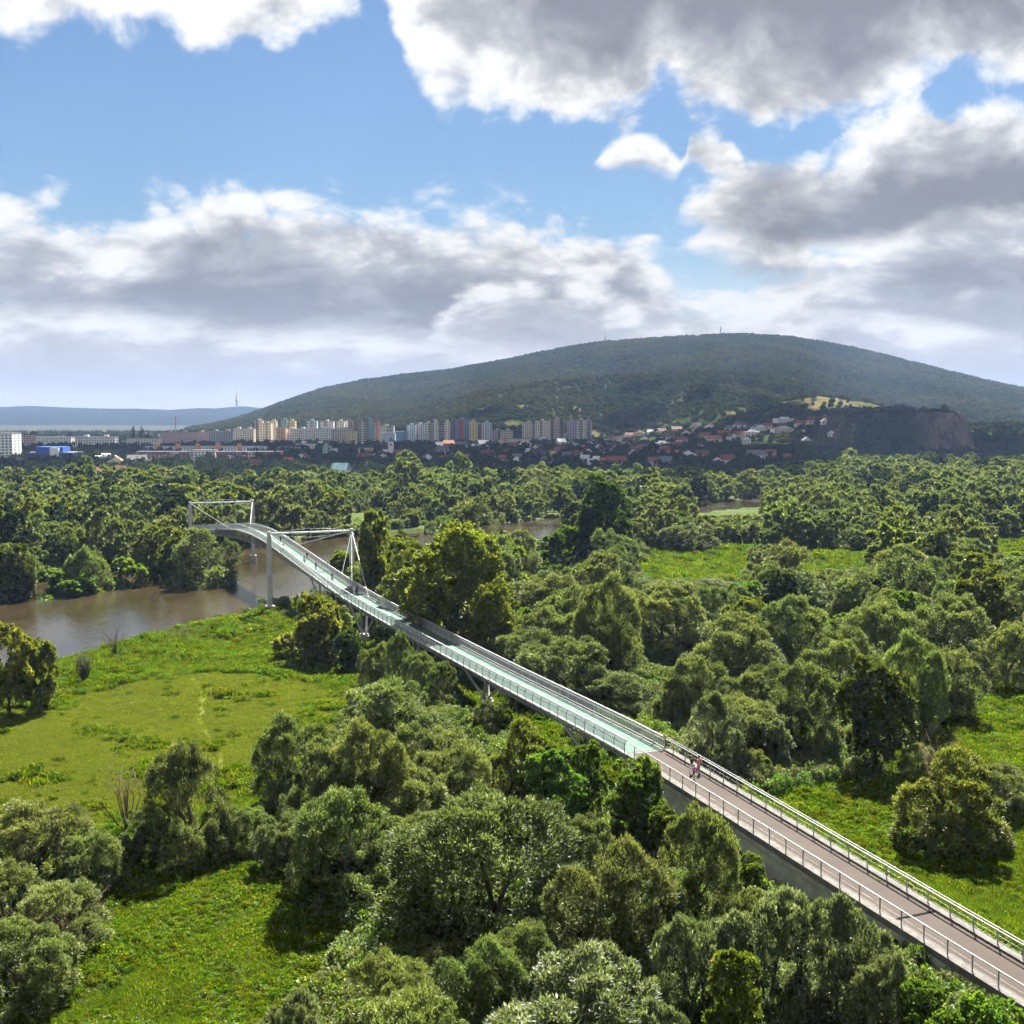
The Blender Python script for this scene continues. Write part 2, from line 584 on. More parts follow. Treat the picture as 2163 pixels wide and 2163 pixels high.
def crown_mesh(name, seed, kind, Ht, R, nl, n, ll, lw, mat, droop=0.0, nsub=20, subr=0.36, fill=0.06):
    rs = np.random.RandomState(seed)
    C, Rd = make_lobes(rs, kind, Ht, R, nl)
    # sub-lobes on the lobes
    sc, sr, st = [], [], []
    for c, r in zip(C, Rd):
        k = max(4, int(nsub * (r / Rd.mean()) ** 2))
        d = unit(rs.normal(size=(k, 3)) + np.array([0, 0, 0.45]))
        sc.append(c + d * r * rs.uniform(0.68, 0.95, size=(k, 1)))
        sr.append(r * subr * rs.uniform(0.7, 1.25, size=k))
        st.append(np.clip(rs.normal(0.52, 0.10) + rs.normal(0, 0.10, size=k), 0.05, 0.9))
    sc = np.concatenate(sc)
    sr = np.concatenate(sr)
    st = np.concatenate(st)
    wgt = sr ** 2
    idx = rs.choice(len(sr), size=int(n * 1.6), p=wgt / wgt.sum())
    d = unit(rs.normal(size=(len(idx), 3)) + np.array([0, 0, 0.60]))
    rad = sr[idx] * np.where(rs.rand(len(idx)) < 0.8, rs.uniform(0.78, 1.08, len(idx)), rs.uniform(0.3, 0.8, len(idx)))
    # stray shoots at the outline
    shoot = rs.rand(len(idx)) < 0.07
    rad = np.where(shoot, sr[idx] * rs.uniform(1.05, 1.4, len(idx)), rad)
    pos = sc[idx] + d * rad[:, None]
    keep = np.ones(len(idx), bool)
    for c, r in zip(C, Rd):
        keep &= np.linalg.norm(pos - c, axis=1) > 0.80 * r
    keep |= rs.rand(len(idx)) < fill
    keep &= pos[:, 2] > 0.02 * Ht
    sel = np.nonzero(keep)[0][:n]
    pos, d, idx = pos[sel], d[sel], idx[sel]
    N = len(sel)
    out = unit(pos - np.array([0, 0, Ht * 0.35]))
    t = unit(d * 0.55 + out * 0.4 + np.array([0, 0, 0.20 - droop]) + rs.normal(size=(N, 3)) * 0.38)
    nr = unit(d * 0.5 + out * 0.25 + np.array([0, 0.0, 0.75]) + rs.normal(size=(N, 3)) * 0.34)
    b = unit(np.cross(t, nr))
    L = ll * rs.uniform(0.6, 1.35, size=(N, 1))
    W = lw * rs.uniform(0.7, 1.3, size=(N, 1))
    nr = np.cross(b, t)
    v0 = pos - t * L * 0.5
    v1 = pos + b * W * 0.5 + nr * W * 0.12
    v2 = pos + t * L * 0.5
    v3 = pos - b * W * 0.5 + nr * W * 0.12
    V = np.stack([v0, v1, v2, v3], axis=1).reshape(-1, 3)
    F = np.arange(4 * N).reshape(-1, 4)
    tone = np.clip(st[idx] + rs.normal(0, 0.11, size=N), 0, 1.1)
    tone = np.where(rs.rand(N) < 0.07, tone + 0.35, tone)
    return mesh_np(name, V, F, [mat], attrs={'tone': np.repeat(tone, 4)}), C, Rd


def trunk_mesh(name, seed, Ht, C, Rd, r0, limbs=7, mat=None, fork=0.18, seg=6):
    rs = np.random.RandomState(seed + 99)
    mb = MB()
    order = np.argsort(-Rd)[:limbs]
    fz = Ht * fork
    mb.tube([(0, 0, -0.6), (0.05, 0.03, fz * 0.5), (0, 0, fz)], [r0 * 1.3, r0, r0 * 0.85], seg + 1)
    for i in order:
        c = C[i]
        m1 = np.array([c[0] * 0.25, c[1] * 0.25, fz + (c[2] - fz) * 0.40]) + rs.normal(size=3) * 0.04 * Ht * 0.4
        m2 = np.array([c[0] * 0.65, c[1] * 0.65, fz + (c[2] - fz) * 0.75]) + rs.normal(size=3) * 0.04 * Ht * 0.4
        mb.tube([(0, 0, fz * 0.9), m1, m2, c], [r0 * 0.6, r0 * 0.42, r0 * 0.26, r0 * 0.09], seg)
        for q in range(3):
            e = c + unit(rs.normal(size=3) + np.array([0, 0, 0.4])) * Rd[i] * 0.95
            mb.tube([m2, (m2 + e) / 2 + rs.normal(size=3) * 0.1, e], [r0 * 0.2, r0 * 0.13, r0 * 0.05], 4)
    return mb.mesh(name, mat or M_BARK, True)


PROTO = {}


def proto(key, count, kind, Ht, R, nl, n, ll, lw, mat, r0=0.3, seed=0, **kw):
    out = []
    for i in range(count):
        cm, C, Rd = crown_mesh('%s_crown_%d' % (key, i), seed + i * 17 + 1, kind, Ht, R, nl, n, ll, lw, mat, **kw)
        tm = trunk_mesh('%s_trunk_%d' % (key, i), seed + i * 17 + 1, Ht, C, Rd, r0)
        out.append((cm, tm, Ht, R))
    PROTO[key] = out

# ------------------------------------------------------------------ terrain functions
RIVER = np.array([(-420, -330), (-250, -60), (-160, 120), (-103, 243), (-66, 328), (-36, 398), (2, 462), (48, 520), (110, 585), (200, 690), (330, 860), (450, 1030), (640, 1250), (900, 1500)], float)
RIVER_W = 37.0
WATER_Z = -0.8


def poly_dist(x, y, P_):
    best = np.full(np.shape(x), 1e9)
    for (ax, ay), (bx, by) in zip(P_[:-1], P_[1:]):
        dx, dy = bx - ax, by - ay
        t = np.clip(((x - ax) * dx + (y - ay) * dy) / (dx * dx + dy * dy), 0, 1)
        best = np.minimum(best, np.hypot(x - ax - t * dx, y - ay - t * dy))
    return best


def river_d(x, y):
    """distance from the river's middle; the channel narrows upstream"""
    return poly_dist(x, y, RIVER) + 24.0 * sstep(405, 470, np.asarray(y, float))


# bridge axis
BC = np.array([-45.0, 262.0])
BTH = 0.413
BD = np.array([-math.sin(BTH), math.cos(BTH)])
BN = np.array([math.cos(BTH), math.sin(BTH)])
PROF = [(-262, -0.2), (-230, 0.35), (-195, 2.2), (-170, 3.85), (-147, 5.2), (-130, 5.45), (-110, 5.65), (-90, 6.0), (-70, 6.4), (-50, 6.9), (-35, 7.5), (-18, 8.6), (0, 9.9), (12, 10.7), (25, 11.6), (40, 12.1), (50, 12.0), (62, 11.6), (83, 9.9), (100, 8.2), (130, 5.9), (165, 3.8), (210, 1.6)]
_ps = np.array([p_[0] for p_ in PROF], float)
_pz = np.array([p_[1] for p_ in PROF], float)
_fine = np.arange(-262, 210.5, 0.5)
_z0 = np.interp(_fine, _ps, _pz)
_k = np.exp(-0.5 * (np.arange(-24, 25) / 9.0) ** 2)
_k /= _k.sum()
_zs = np.convolve(np.pad(_z0, 24, 'edge'), _k, 'valid')


def deck_z(s):
    return np.interp(s, _fine, _zs)


def bpt(s, off, z=0.0):
    p_ = BC + BD * s + BN * off
    return (float(p_[0]), float(p_[1]), float(z))


def in_poly(x, y, poly):
    x = np.asarray(x, float)
    y = np.asarray(y, float)
    r = np.zeros(x.shape, bool)
    n = len(poly)
    j = n - 1
    for i in range(n):
        xi, yi = poly[i]
        xj, yj = poly[j]
        c = ((yi > y) != (yj > y)) & (x < (xj - xi) * (y - yi) / (yj - yi + 1e-12) + xi)
        r ^= c
        j = i
    return r


def gpoly(pts, z=0.0):
    return [gnd(u, v, z) for u, v in pts]


MEADOW = gpoly([(-350, 1560), (-150, 1500), (60, 1500), (200, 1465), (330, 1435), (450, 1422), (560, 1430), (680, 1450), (760, 1470), (770, 1520), (640, 1620), (480, 1700), (250, 1760), (-100, 1830), (-500, 1900)])


def ground_z(x, y):
    x = np.asarray(x, float)
    y = np.asarray(y, float)
    d = river_d(x, y)
    near = 1 - sstep(500, 900, y)
    z = (fbm(x / 23, y / 23, 3, 4) - 0.47) * 1.1 * near + (fbm(x / 5.0, y / 5.0, 9, 2) - 0.37) * 0.95 * near * (1 - 0.6 * in_poly(x, y, MEADOW))
    z = z + 3.5 * sstep(900, 1900, y)
    wig = (fbm(x / 14, y / 14, 21, 3) - 0.45) * 6
    bank = sstep(RIVER_W - 1.5, RIVER_W + 5.0, d + wig * 0.6)
    z = z * bank + (1 - bank) * (-4.5)
    # earth piled against the right side of the ramp
    s = (x - BC[0]) * BD[0] + (y - BC[1]) * BD[1]
    o = (x - BC[0]) * BN[0] + (y - BC[1]) * BN[1]
    ramp = sstep(-151, -160, s) * sstep(-300, -262, s)
    top = deck_z(s) - 0.55
    f = (1 - sstep(2.6, 10.0, o)) * sstep(-0.5, 2.4, o) * ramp
    z = np.maximum(z, z * (1 - f) + (top - 0.25) * f)
    inside = sstep(3.2, 2.6, np.abs(o)) * ramp
    z = z * (1 - inside) + np.minimum(z, top - 0.6) * inside
    return z


def prof_table(tab, Yr, drop=0.0):
    xs, zs = [], []
    for u, v in tab:
        d = px_ray(u, v)
        t = Yr / d[1]
        xs.append(d[0] * t)
        zs.append(CAMZ + d[2] * t - drop)
    return np.array(xs), np.array(zs)


RIDGE_Y = 4300.0
R_X, R_Z = prof_table([(-300, 960), (250, 925), (380, 905), (430, 898), (480, 888), (540, 868), (600, 845), (680, 818), (760, 802), (860, 788), (960, 776), (1060, 757), (1160, 738), (1250, 722), (1350, 714), (1480, 705), (1570, 702), (1680, 709), (1780, 727), (1880, 750), (1980, 775), (2080, 800), (2163, 818), (2300, 845), (2700, 900)], RIDGE_Y, 9.0)
SPUR_Y = 2900.0
S_X, S_Z = prof_table([(500, 960), (700, 915), (780, 890), (850, 868), (950, 840), (1050, 818), (1150, 802), (1300, 788), (1450, 778), (1580, 782), (1680, 800), (1760, 828), (1850, 862), (1950, 890), (2100, 930)], SPUR_Y, 7.0)


def hill_h(x, y):
    x = np.asarray(x, float)
    y = np.asarray(y, float)
    # main hill
    rz = np.interp(x * RIDGE_Y / np.maximum(y, 2000.0) * 0.55 + x * 0.45, R_X, R_Z)
    up = np.clip((y - 2300) / (RIDGE_Y - 2300), 0, 1)
    prof = np.where(y <= RIDGE_Y, up ** 1.15 * (1.32 - 0.32 * up), 1 - 0.75 * sstep(RIDGE_Y, 6500, y))
    gul = (np.abs(fbm(x / 420 + y / 2600, y / 1900, 31, 4) - 0.47)) * 2.2
    h1 = rz * prof * (1 - 0.46 * (0.5 - np.clip(gul, 0, 0.5)) * 4 * prof * (1 - prof))
    # nearer spur
    sz = np.interp(x * SPUR_Y / np.maximum(y, 1500.0) * 0.6 + x * 0.4, S_X, S_Z)
    y2 = 1780 + 430 * (1 - sstep(180, 420, x))
    up2 = np.clip((y - y2) / (SPUR_Y - y2), 0, 1)
    prof2 = np.where(y <= SPUR_Y, up2 ** 1.1 * (1.25 - 0.25 * up2), 1 - sstep(SPUR_Y, 3700, y))
    gul2 = (np.abs(fbm(x / 260 + y / 1500, y / 1100, 57, 4) - 0.47)) * 2.2
    h2 = sz * prof2 * (1 - 0.44 * (0.5 - np.clip(gul2, 0, 0.5)) * 4 * prof2 * (1 - prof2))
    # slope the village climbs
    h3 = 33 * sstep(1120, 1850, y) * sstep(110, 400, x) * (1 - sstep(1850, 2600, y) * 0.3) - 4
    # bare sandy shoulder and rock knoll
    h4 = (78 + 26 * (fbm(x / 70, y / 70, 66, 3) - 0.45)) * np.exp(-((x - 515) / 175) ** 2 - ((y - 2060) / 320) ** 2)
    kx = (x - 448 + (y - 1450) * 0.10) / 76
    ky = (y - 1480) / 150
    q = np.power(np.abs(kx), 2.6) + np.power(np.abs(ky), 2.6)
    h5 = 50 * (1 - sstep(0.62, 1.10, q)) - 2 + (9 * (fbm(x / 26, y / 26, 5, 5) - 0.47) - 16 * np.clip(0.16 - np.abs(fbm(x / 16, y / 40, 15, 4) - 0.47), 0, 1)) * (1 - sstep(0.8, 1.5, q))
    h6 = 40 * np.exp(-((x - 445 - (y - 1600) * 0.22) / 75) ** 2) * sstep(1480, 1640, y) * (1 - sstep(2050, 2300, y))
    h = np.maximum.reduce([h1, h2, h3, h4, h5, h6])
    return h + (fbm(x / 90, y / 90, 77, 3) - 0.45) * 6 * sstep(5, 40, h)


def terrain_z(x, y):
    return np.maximum(ground_z(x, y), np.where(np.asarray(y) > 1000, hill_h(x, y) - 1.0, -50))


def hit(u, v, y0=880.0, y1=6000.0):
    """where the ray through a photo pixel meets the land behind the flood plain"""
    d = px_ray(u, v)
    ys = np.arange(y0, y1, 4.0)
    t = ys / d[1]
    xs = d[0] * t
    zs = CAMZ + d[2] * t
    g = terrain_z(xs, ys)
    k = np.nonzero(zs <= g)[0]
    k = k[0] if len(k) else len(ys) - 1
    return float(xs[k]), float(ys[k]), float(g[k])


# open ground, outlined on the photograph and laid on the plain
OPEN = [
    gpoly([(-500, 1330), (100, 1375), (420, 1300), (560, 1268), (600, 1310), (760, 1420), (840, 1450), (740, 1520), (700, 1700), (820, 1900), (700, 2100), (620, 2500), (-900, 2500)]),
    gpoly([(1600, 1590), (1720, 1660), (1850, 1640), (2000, 1500), (2100, 1420), (2300, 1380), (2900, 1500), (2900, 2300), (2400, 2400), (2163, 2010)]),
    gpoly([(1345, 1215), (1370, 1160), (1480, 1150), (1620, 1160), (1600, 1190), (1560, 1235), (1420, 1240)]),
    gpoly([(1600, 1195), (1640, 1160), (1780, 1165), (1900, 1180), (1880, 1215), (1740, 1230), (1640, 1225)]),
    gpoly([(2060, 1165), (2120, 1135), (2300, 1130), (2300, 1190), (2120, 1190)]),
    gpoly([(740, 1092), (790, 1078), (840, 1082), (810, 1106), (750, 1116)]),
    gpoly([(1130, 1200), (1160, 1150), (1200, 1140), (1215, 1190), (1180, 1230)]),
    gpoly([(1640, 1330), (1720, 1270), (1800, 1280), (1780, 1330), (1690, 1360)]),
]


def grid_mesh(name, xs, ys, zf, mats, smooth=True, attrs=None):
    X, Y = np.meshgrid(xs, ys)
    Z = zf(X, Y)
    V = np.stack([X, Y, Z], -1).reshape(-1, 3)
    nx, ny = len(xs), len(ys)
    i = np.arange(nx - 1)
    j = np.arange(ny - 1)
    I, J = np.meshgrid(i, j)
    a = (J * nx + I).ravel()
    F = np.stack([a, a + 1, a + nx + 1, a + nx], 1)
    at = {k: f(X, Y).ravel() for k, f in (attrs or {}).items()}
    return mesh_np(name, V, F, mats, smooth, at)


# ------------------------------------------------------------------ ground
def ground_material():
    m, t = new_mat('meadow_ground')
    ge = t.n('ShaderNodeNewGeometry')
    pos = ge.outputs['Position']
    dry = t.n('ShaderNodeAttribute', attribute_name='dry').outputs['Fac']
    mud = t.n('ShaderNodeAttribute', attribute_name='mud').outputs['Fac']
    n1_ = t.noise(pos, 0.09, 6, 0.6)
    n2_ = t.noise(pos, 1.3, 5, 0.65)
    lush = t.mix(t.ramp(n2_, 0.3, 0.7), (0.016, 0.030, 0.004), (0.046, 0.078, 0.007))
    lush = t.mix(t.ramp(n1_, 0.45, 0.70), lush, (0.068, 0.088, 0.013))
    dryc = t.mix(t.ramp(n2_, 0.3, 0.7), (0.080, 0.096, 0.012), (0.135, 0.148, 0.022))
    dryc = t.mix(t.ramp(n1_, 0.50, 0.72), dryc, (0.120, 0.118, 0.030))
    c = t.mix(dry, lush, dryc)
    c = t.mix(t.n('ShaderNodeAttribute', attribute_name='town').outputs['Fac'], c, t.mix(t.ramp(t.noise(pos, 0.02, 5, 0.6), 0.35, 0.65), (0.018, 0.025, 0.011), (0.042, 0.045, 0.027)))
    c = t.mix(mud, c, t.mix(t.ramp(n2_, 0.3, 0.7), (0.035, 0.028, 0.018), (0.095, 0.075, 0.048)))
    b = t.n('ShaderNodeBsdfPrincipled')
    b.inputs['Roughness'].default_value = 0.95
    b.inputs['Specular IOR Level'].default_value = 0.05
    t.put(b.inputs['Base Color'], c)
    bp = t.n('ShaderNodeBump')
    bp.inputs['Strength'].default_value = 0.8
    bp.inputs['Distance'].default_value = 0.25
    t.put(bp.inputs['Height'], n2_)
    t.put(b.inputs['Normal'], bp.outputs[0])
    o = t.n('ShaderNodeOutputMaterial')
    t.put(o.inputs[0], b.outputs[0])
    return m


M_GROUND = ground_material()


def spaced(lo, hi, step0, grow, cap):
    out = [lo]
    st = step0
    while out[-1] < hi:
        out.append(out[-1] + st)
        st = min(st * grow, cap)
    return out


PATH = gpoly([(560, 2260), (640, 2110), (680, 2040), (715, 2020), (725, 2045), (690, 2120), (640, 2260)])
gx = np.arange(-130, 130.1, 1.6).tolist()
gxr = [v for v in spaced(130, 12500, 2.0, 1.09, 900)[1:] if v < 12600]
gx = np.array([-v for v in gxr[::-1]] + gx + gxr)
gy = np.array([-400, -200, -80, -20, 20, 40] + np.arange(52, 420, 1.6).tolist() + [v for v in spaced(420, 12800, 2.0, 1.05, 700) if v < 12900])
meadow_soft = lambda X, Y: (in_poly(X, Y, MEADOW) * np.clip(0.45 + 1.6 * (fbm(X / 9, Y / 9, 41, 4) - 0.30), 0, 1))
g_me = grid_mesh('ground', gx, gy, ground_z, [M_GROUND], True,
                 {'dry': lambda X, Y: np.clip(meadow_soft(X, Y) + 0.25 * sstep(0.5, 0.7, fbm(X / 16, Y / 16, 14, 3)), 0, 1),
                  'town': lambda X, Y: sstep(700, 900, Y),
                  'mud': lambda X, Y: np.clip(1 - sstep(RIVER_W + 1, RIVER_W + 3.5, river_d(X, Y)) + in_poly(X + 1.2 * (fbm(X / 3, Y / 3, 2, 2) - 0.4), Y, PATH), 0, 1)})
tag(link(bpy.data.objects.new('ground', g_me)), kind='structure')

# ------------------------------------------------------------------ river
def water_material():
    m, t = new_mat('river_water')
    ge = t.n('ShaderNodeNewGeometry')
    mp = t.n('ShaderNodeMapping')
    mp.inputs['Rotation'].default_value = (0, 0, -0.42)
    mp.inputs['Scale'].default_value = (1.0, 0.45, 1.0)
    t.put(mp.inputs[0], ge.outputs['Position'])
    n1_ = t.noise(mp.outputs[0], 0.9, 5, 0.6, dist=0.6)
    n2_ = t.noise(mp.outputs[0], 0.05, 4, 0.55)
    b = t.n('ShaderNodeBsdfPrincipled')
    t.put(b.inputs['Base Color'], t.mix(t.ramp(n2_, 0.35, 0.65), (0.024, 0.018, 0.009), (0.036, 0.028, 0.0145)))
    t.put(b.inputs['Roughness'], t.ramp(n2_, 0.3, 0.7, 0.05, 0.16))
    b.inputs['IOR'].default_value = 1.33
    bp = t.n('ShaderNodeBump')
    bp.inputs['Strength'].default_value = 0.7
    bp.inputs['Distance'].default_value = 0.12
    t.put(bp.inputs['Height'], t.m('ADD', n1_, t.m('MULTIPLY', n2_, 1.0)))
    t.put(b.inputs['Normal'], bp.outputs[0])
    o = t.n('ShaderNodeOutputMaterial')
    t.put(o.inputs[0], b.outputs[0])
    return m


def river_mesh():
    P_ = RIVER
    L = np.concatenate([[0], np.cumsum(np.hypot(*np.diff(P_, axis=0).T))])
    s = np.arange(0, L[-1], 12.0)
    cx = np.interp(s, L, P_[:, 0])
    cy_ = np.interp(s, L, P_[:, 1])
    tx = np.gradient(cx)
    ty = np.gradient(cy_)
    nn_ = np.hypot(tx, ty)
    nx, ny = ty / nn_, -tx / nn_
    W = RIVER_W + 7
    offs = np.linspace(-W, W, 9)
    V = np.stack([cx[:, None] + nx[:, None] * offs, cy_[:, None] + ny[:, None] * offs, np.full((len(s), 9), WATER_Z)], -1).reshape(-1, 3)
    a = (np.arange(len(s) - 1)[:, None] * 9 + np.arange(8)[None]).ravel()
    F = np.stack([a, a + 1, a + 10, a + 9], 1)
    return mesh_np('river', V, F, [water_material()], True)


tag(link(bpy.data.objects.new('river', river_mesh())), kind='structure')

# ------------------------------------------------------------------ hills
def hill_material():
    m, t = new_mat('wooded_hill_ground')
    ge = t.n('ShaderNodeNewGeometry')
    pos = ge.outputs['Position']
    bare = t.n('ShaderNodeAttribute', attribute_name='bare').outputs['Fac']
    rock = t.n('ShaderNodeAttribute', attribute_name='rock').outputs['Fac']
    n1_ = t.noise(pos, 0.02, 8, 0.65)
    n2_ = t.noise(pos, 0.10, 6, 0.65)
    green = t.mix(t.ramp(n2_, 0.3, 0.7), (0.016, 0.024, 0.008), (0.030, 0.042, 0.014))
    sand = t.mix(t.ramp(n2_, 0.35, 0.65), (0.055, 0.055, 0.022), (0.135, 0.110, 0.055))
    sand = t.mix(t.ramp(n1_, 0.42, 0.55), (0.055, 0.065, 0.020), sand)
    mp = t.n('ShaderNodeMapping')
    mp.inputs['Scale'].default_value = (1, 1, 0.25)
    t.put(mp.inputs[0], pos)
    nr = t.noise(mp.outputs[0], 0.12, 8, 0.7)
    rk = t.mix(t.ramp(nr, 0.35, 0.62), (0.045, 0.034, 0.032), (0.20, 0.150, 0.135))
    c = t.mix(rock, t.mix(bare, green, sand), rk)
    b = t.n('ShaderNodeBsdfPrincipled')
    b.inputs['Roughness'].default_value = 1.0
    b.inputs['Specular IOR Level'].default_value = 0.0
    t.put(b.inputs['Base Color'], c)
    o = t.n('ShaderNodeOutputMaterial')
    t.put(o.inputs[0], b.outputs[0])
    return m


def bare_f(X, Y):
    """the sandy, half bare shoulder above the village and the grass on the knoll"""
    n_ = fbm(X / 34 + Y / 90, Y / 60, 61, 4)
    a = np.exp(-((X - 505) / 105) ** 2 - ((Y - 1960) / 170) ** 2)
    k = np.exp(-((X - 440) / 60) ** 2 - ((Y - 1500) / 120) ** 2) * 0.0
    return np.clip((np.maximum(a, k) * 1.3 - 0.42 + (n_ - 0.47) * 3.4) * 2.2, 0, 1)


def rock_f(X, Y):
    kx = (X - 448 + (Y - 1450) * 0.10) / 76
    ky = (Y - 1480) / 150
    q = np.power(np.abs(kx), 2.6) + np.power(np.abs(ky), 2.6)
    f = sstep(0.35, 0.5, q) * (1 - sstep(1.1, 1.25, q)) * (1 - sstep(1480, 1560, Y))
    return f * sstep(425, 470, X) * np.clip(0.3 + 2.0 * (fbm(X / 20, Y / 20, 8, 3) - 0.25), 0, 1)


hx = np.concatenate([np.arange(-3600, 0, 36.0), np.arange(0, 340, 10.0), np.arange(340, 560, 3.5), np.arange(560, 900, 10.0), np.arange(900, 4600, 36.0)])
hy = np.concatenate([np.arange(1000, 1300, 14.0), np.arange(1300, 1640, 5.0), np.arange(1640, 2300, 12.0), np.arange(2300, 4700, 28.0), np.arange(4700, 7200, 90.0)])
h_me = grid_mesh('wooded_hill', hx, hy, lambda X, Y: hill_h(X, Y) - 1.0, [hill_material()], True, {'bare': bare_f, 'rock': rock_f})
tag(link(bpy.data.objects.new('hill', h_me)), kind='structure')

FH_Y = 9500.0
F_X, F_Z = prof_table([(-900, 872), (-400, 862), (-100, 860), (0, 858), (60, 857), (90, 858), (200, 861), (300, 862), (360, 864), (420, 859), (460, 862), (520, 860), (560, 862), (640, 872), (760, 885), (1000, 900)], FH_Y, 0)
fx = np.arange(-8200, 400, 70.0)
fy = np.concatenate([np.arange(6900, 9500, 200.0), np.arange(9500, 12000, 400.0)])
fh_me = grid_mesh('far_hills', fx, fy, lambda X, Y: np.interp(X * FH_Y / Y, F_X, F_Z) * np.where(Y < FH_Y, np.clip((Y - 6900) / 2600, 0, 1) ** 0.8, 1 - sstep(FH_Y, 12000, Y) * 0.7) * (0.80 + 0.40 * fbm(X / 420, Y / 700, 4, 5)) - 4,
                  [plain_mat('far_forest', (0.012, 0.017, 0.009), 1.0, nscale=0.004, namp=0.35, spec=0.0)], True)  # forest colour darkened in place of cloud shade on the ridge
tag(link(bpy.data.objects.new('far_hills', fh_me)), kind='structure')

# ------------------------------------------------------------------ tree stock
proto('willow', 4, 'dome', 11.0, 6.5, 22, 60000, 0.38, 0.115, M_WILLOW, 0.32, 10)
proto('silver', 3, 'dome', 10.0, 5.6, 20, 52000, 0.38, 0.11, M_SILVER, 0.28, 30)
proto('young', 3, 'tall', 9.0, 3.4, 30, 36000, 0.25, 0.17, M_BRIGHT, 0.16, 50)
proto('yellowbush', 1, 'dome', 8.0, 5.0, 18, 34000, 0.34, 0.13, M_YELLOW, 0.25, 60)
proto('poplar', 2, 'tall', 17.0, 8.0, 40, 56000, 0.42, 0.29, M_POPLAR, 0.45, 70)
proto('willow_mid', 5, 'dome', 11.0, 6.5, 20, 20000, 0.56, 0.20, M_WILLOW, 0.32, 110)
proto('poplar_mid', 3, 'tall', 13.0, 5.5, 24, 17000, 0.54, 0.36, M_POPLAR, 0.32, 130)
proto('bright_mid', 2, 'dome', 8.0, 4.5, 16, 9000, 0.60, 0.36, M_BRIGHT, 0.25, 150)
proto('oak_mid', 2, 'tall', 15.0, 6.5, 26, 15000, 0.70, 0.46, M_OAK, 0.42, 160)
proto('yellow_mid', 1, 'dome', 6.0, 4.0, 14, 7000, 0.55, 0.34, M_YELLOW, 0.2, 170)
proto('willow_far', 4, 'dome', 11.0, 6.5, 16, 4600, 1.05, 0.50, M_WILLOW, 0.32, 210, nsub=9)
proto('poplar_far', 3, 'tall', 13.0, 5.5, 18, 4200, 0.98, 0.66, M_POPLAR, 0.32, 230, nsub=8)
proto('oak_far', 2, 'tall', 13.0, 6.0, 18, 4000, 1.0, 0.7, M_TOWNLEAF, 0.32, 250, nsub=8)
proto('town_far', 3, 'dome', 8.0, 4.5, 10, 700, 1.5, 1.1, M_TOWNLEAF, 0.25, 260, nsub=7)
proto('column_far', 2, 'column', 18.0, 2.6, 12, 900, 1.3, 0.9, M_TOWNLEAF, 0.3, 270, nsub=7)
proto('cone_far', 1, 'cone', 13.0, 3.4, 14, 900, 1.2, 0.8, M_TOWNLEAF, 0.25, 280, nsub=7)


def blob_mesh(name, seed, mat, r=5.0, h=9.0):
    """one crown of the wood on the far hill"""
    rs = np.random.RandomState(seed)
    n = 110
    d = unit(rs.normal(size=(n, 3)) * np.array([1, 1, 0.8]) + np.array([0, 0, 0.35]))
    lob = np.array([[0, 0, 0.62], [0.4, 0.1, 0.5], [-0.35, 0.25, 0.52], [0.0, -0.42, 0.48]]) * np.array([r, r, h])
    p = lob[rs.randint(0, 4, n)] + d * np.array([r * 0.58, r * 0.58, h * 0.30]) * rs.uniform(0.8, 1.1, (n, 1))
    t = unit(np.cross(d, rs.normal(size=(n, 3))))
    b = np.cross(d, t)
    s = r * 0.36
    V = np.stack([p - t * s, p + b * s * 0.8, p + t * s, p - b * s * 0.8], 1).reshape(-1, 3)
    tone = np.clip(rs.normal(0.5, 0.22, n), 0, 1.1)
    return mesh_np(name, V, np.arange(4 * n).reshape(-1, 4), [mat], attrs={'tone': np.repeat(tone, 4)})


M_HILLLEAF = leaf_mat('hill_wood_leaf', (0.026, 0.042, 0.012), (0.070, 0.090, 0.022), (0.13, 0.14, 0.035), trans=0.35, var=0.30, gloss=0.0, sunny_stands=(0.075, 0.078, 0.016))
HILL_BLOBS = [blob_mesh('hill_crown_%d' % i, 300 + i, M_HILLLEAF) for i in range(4)]


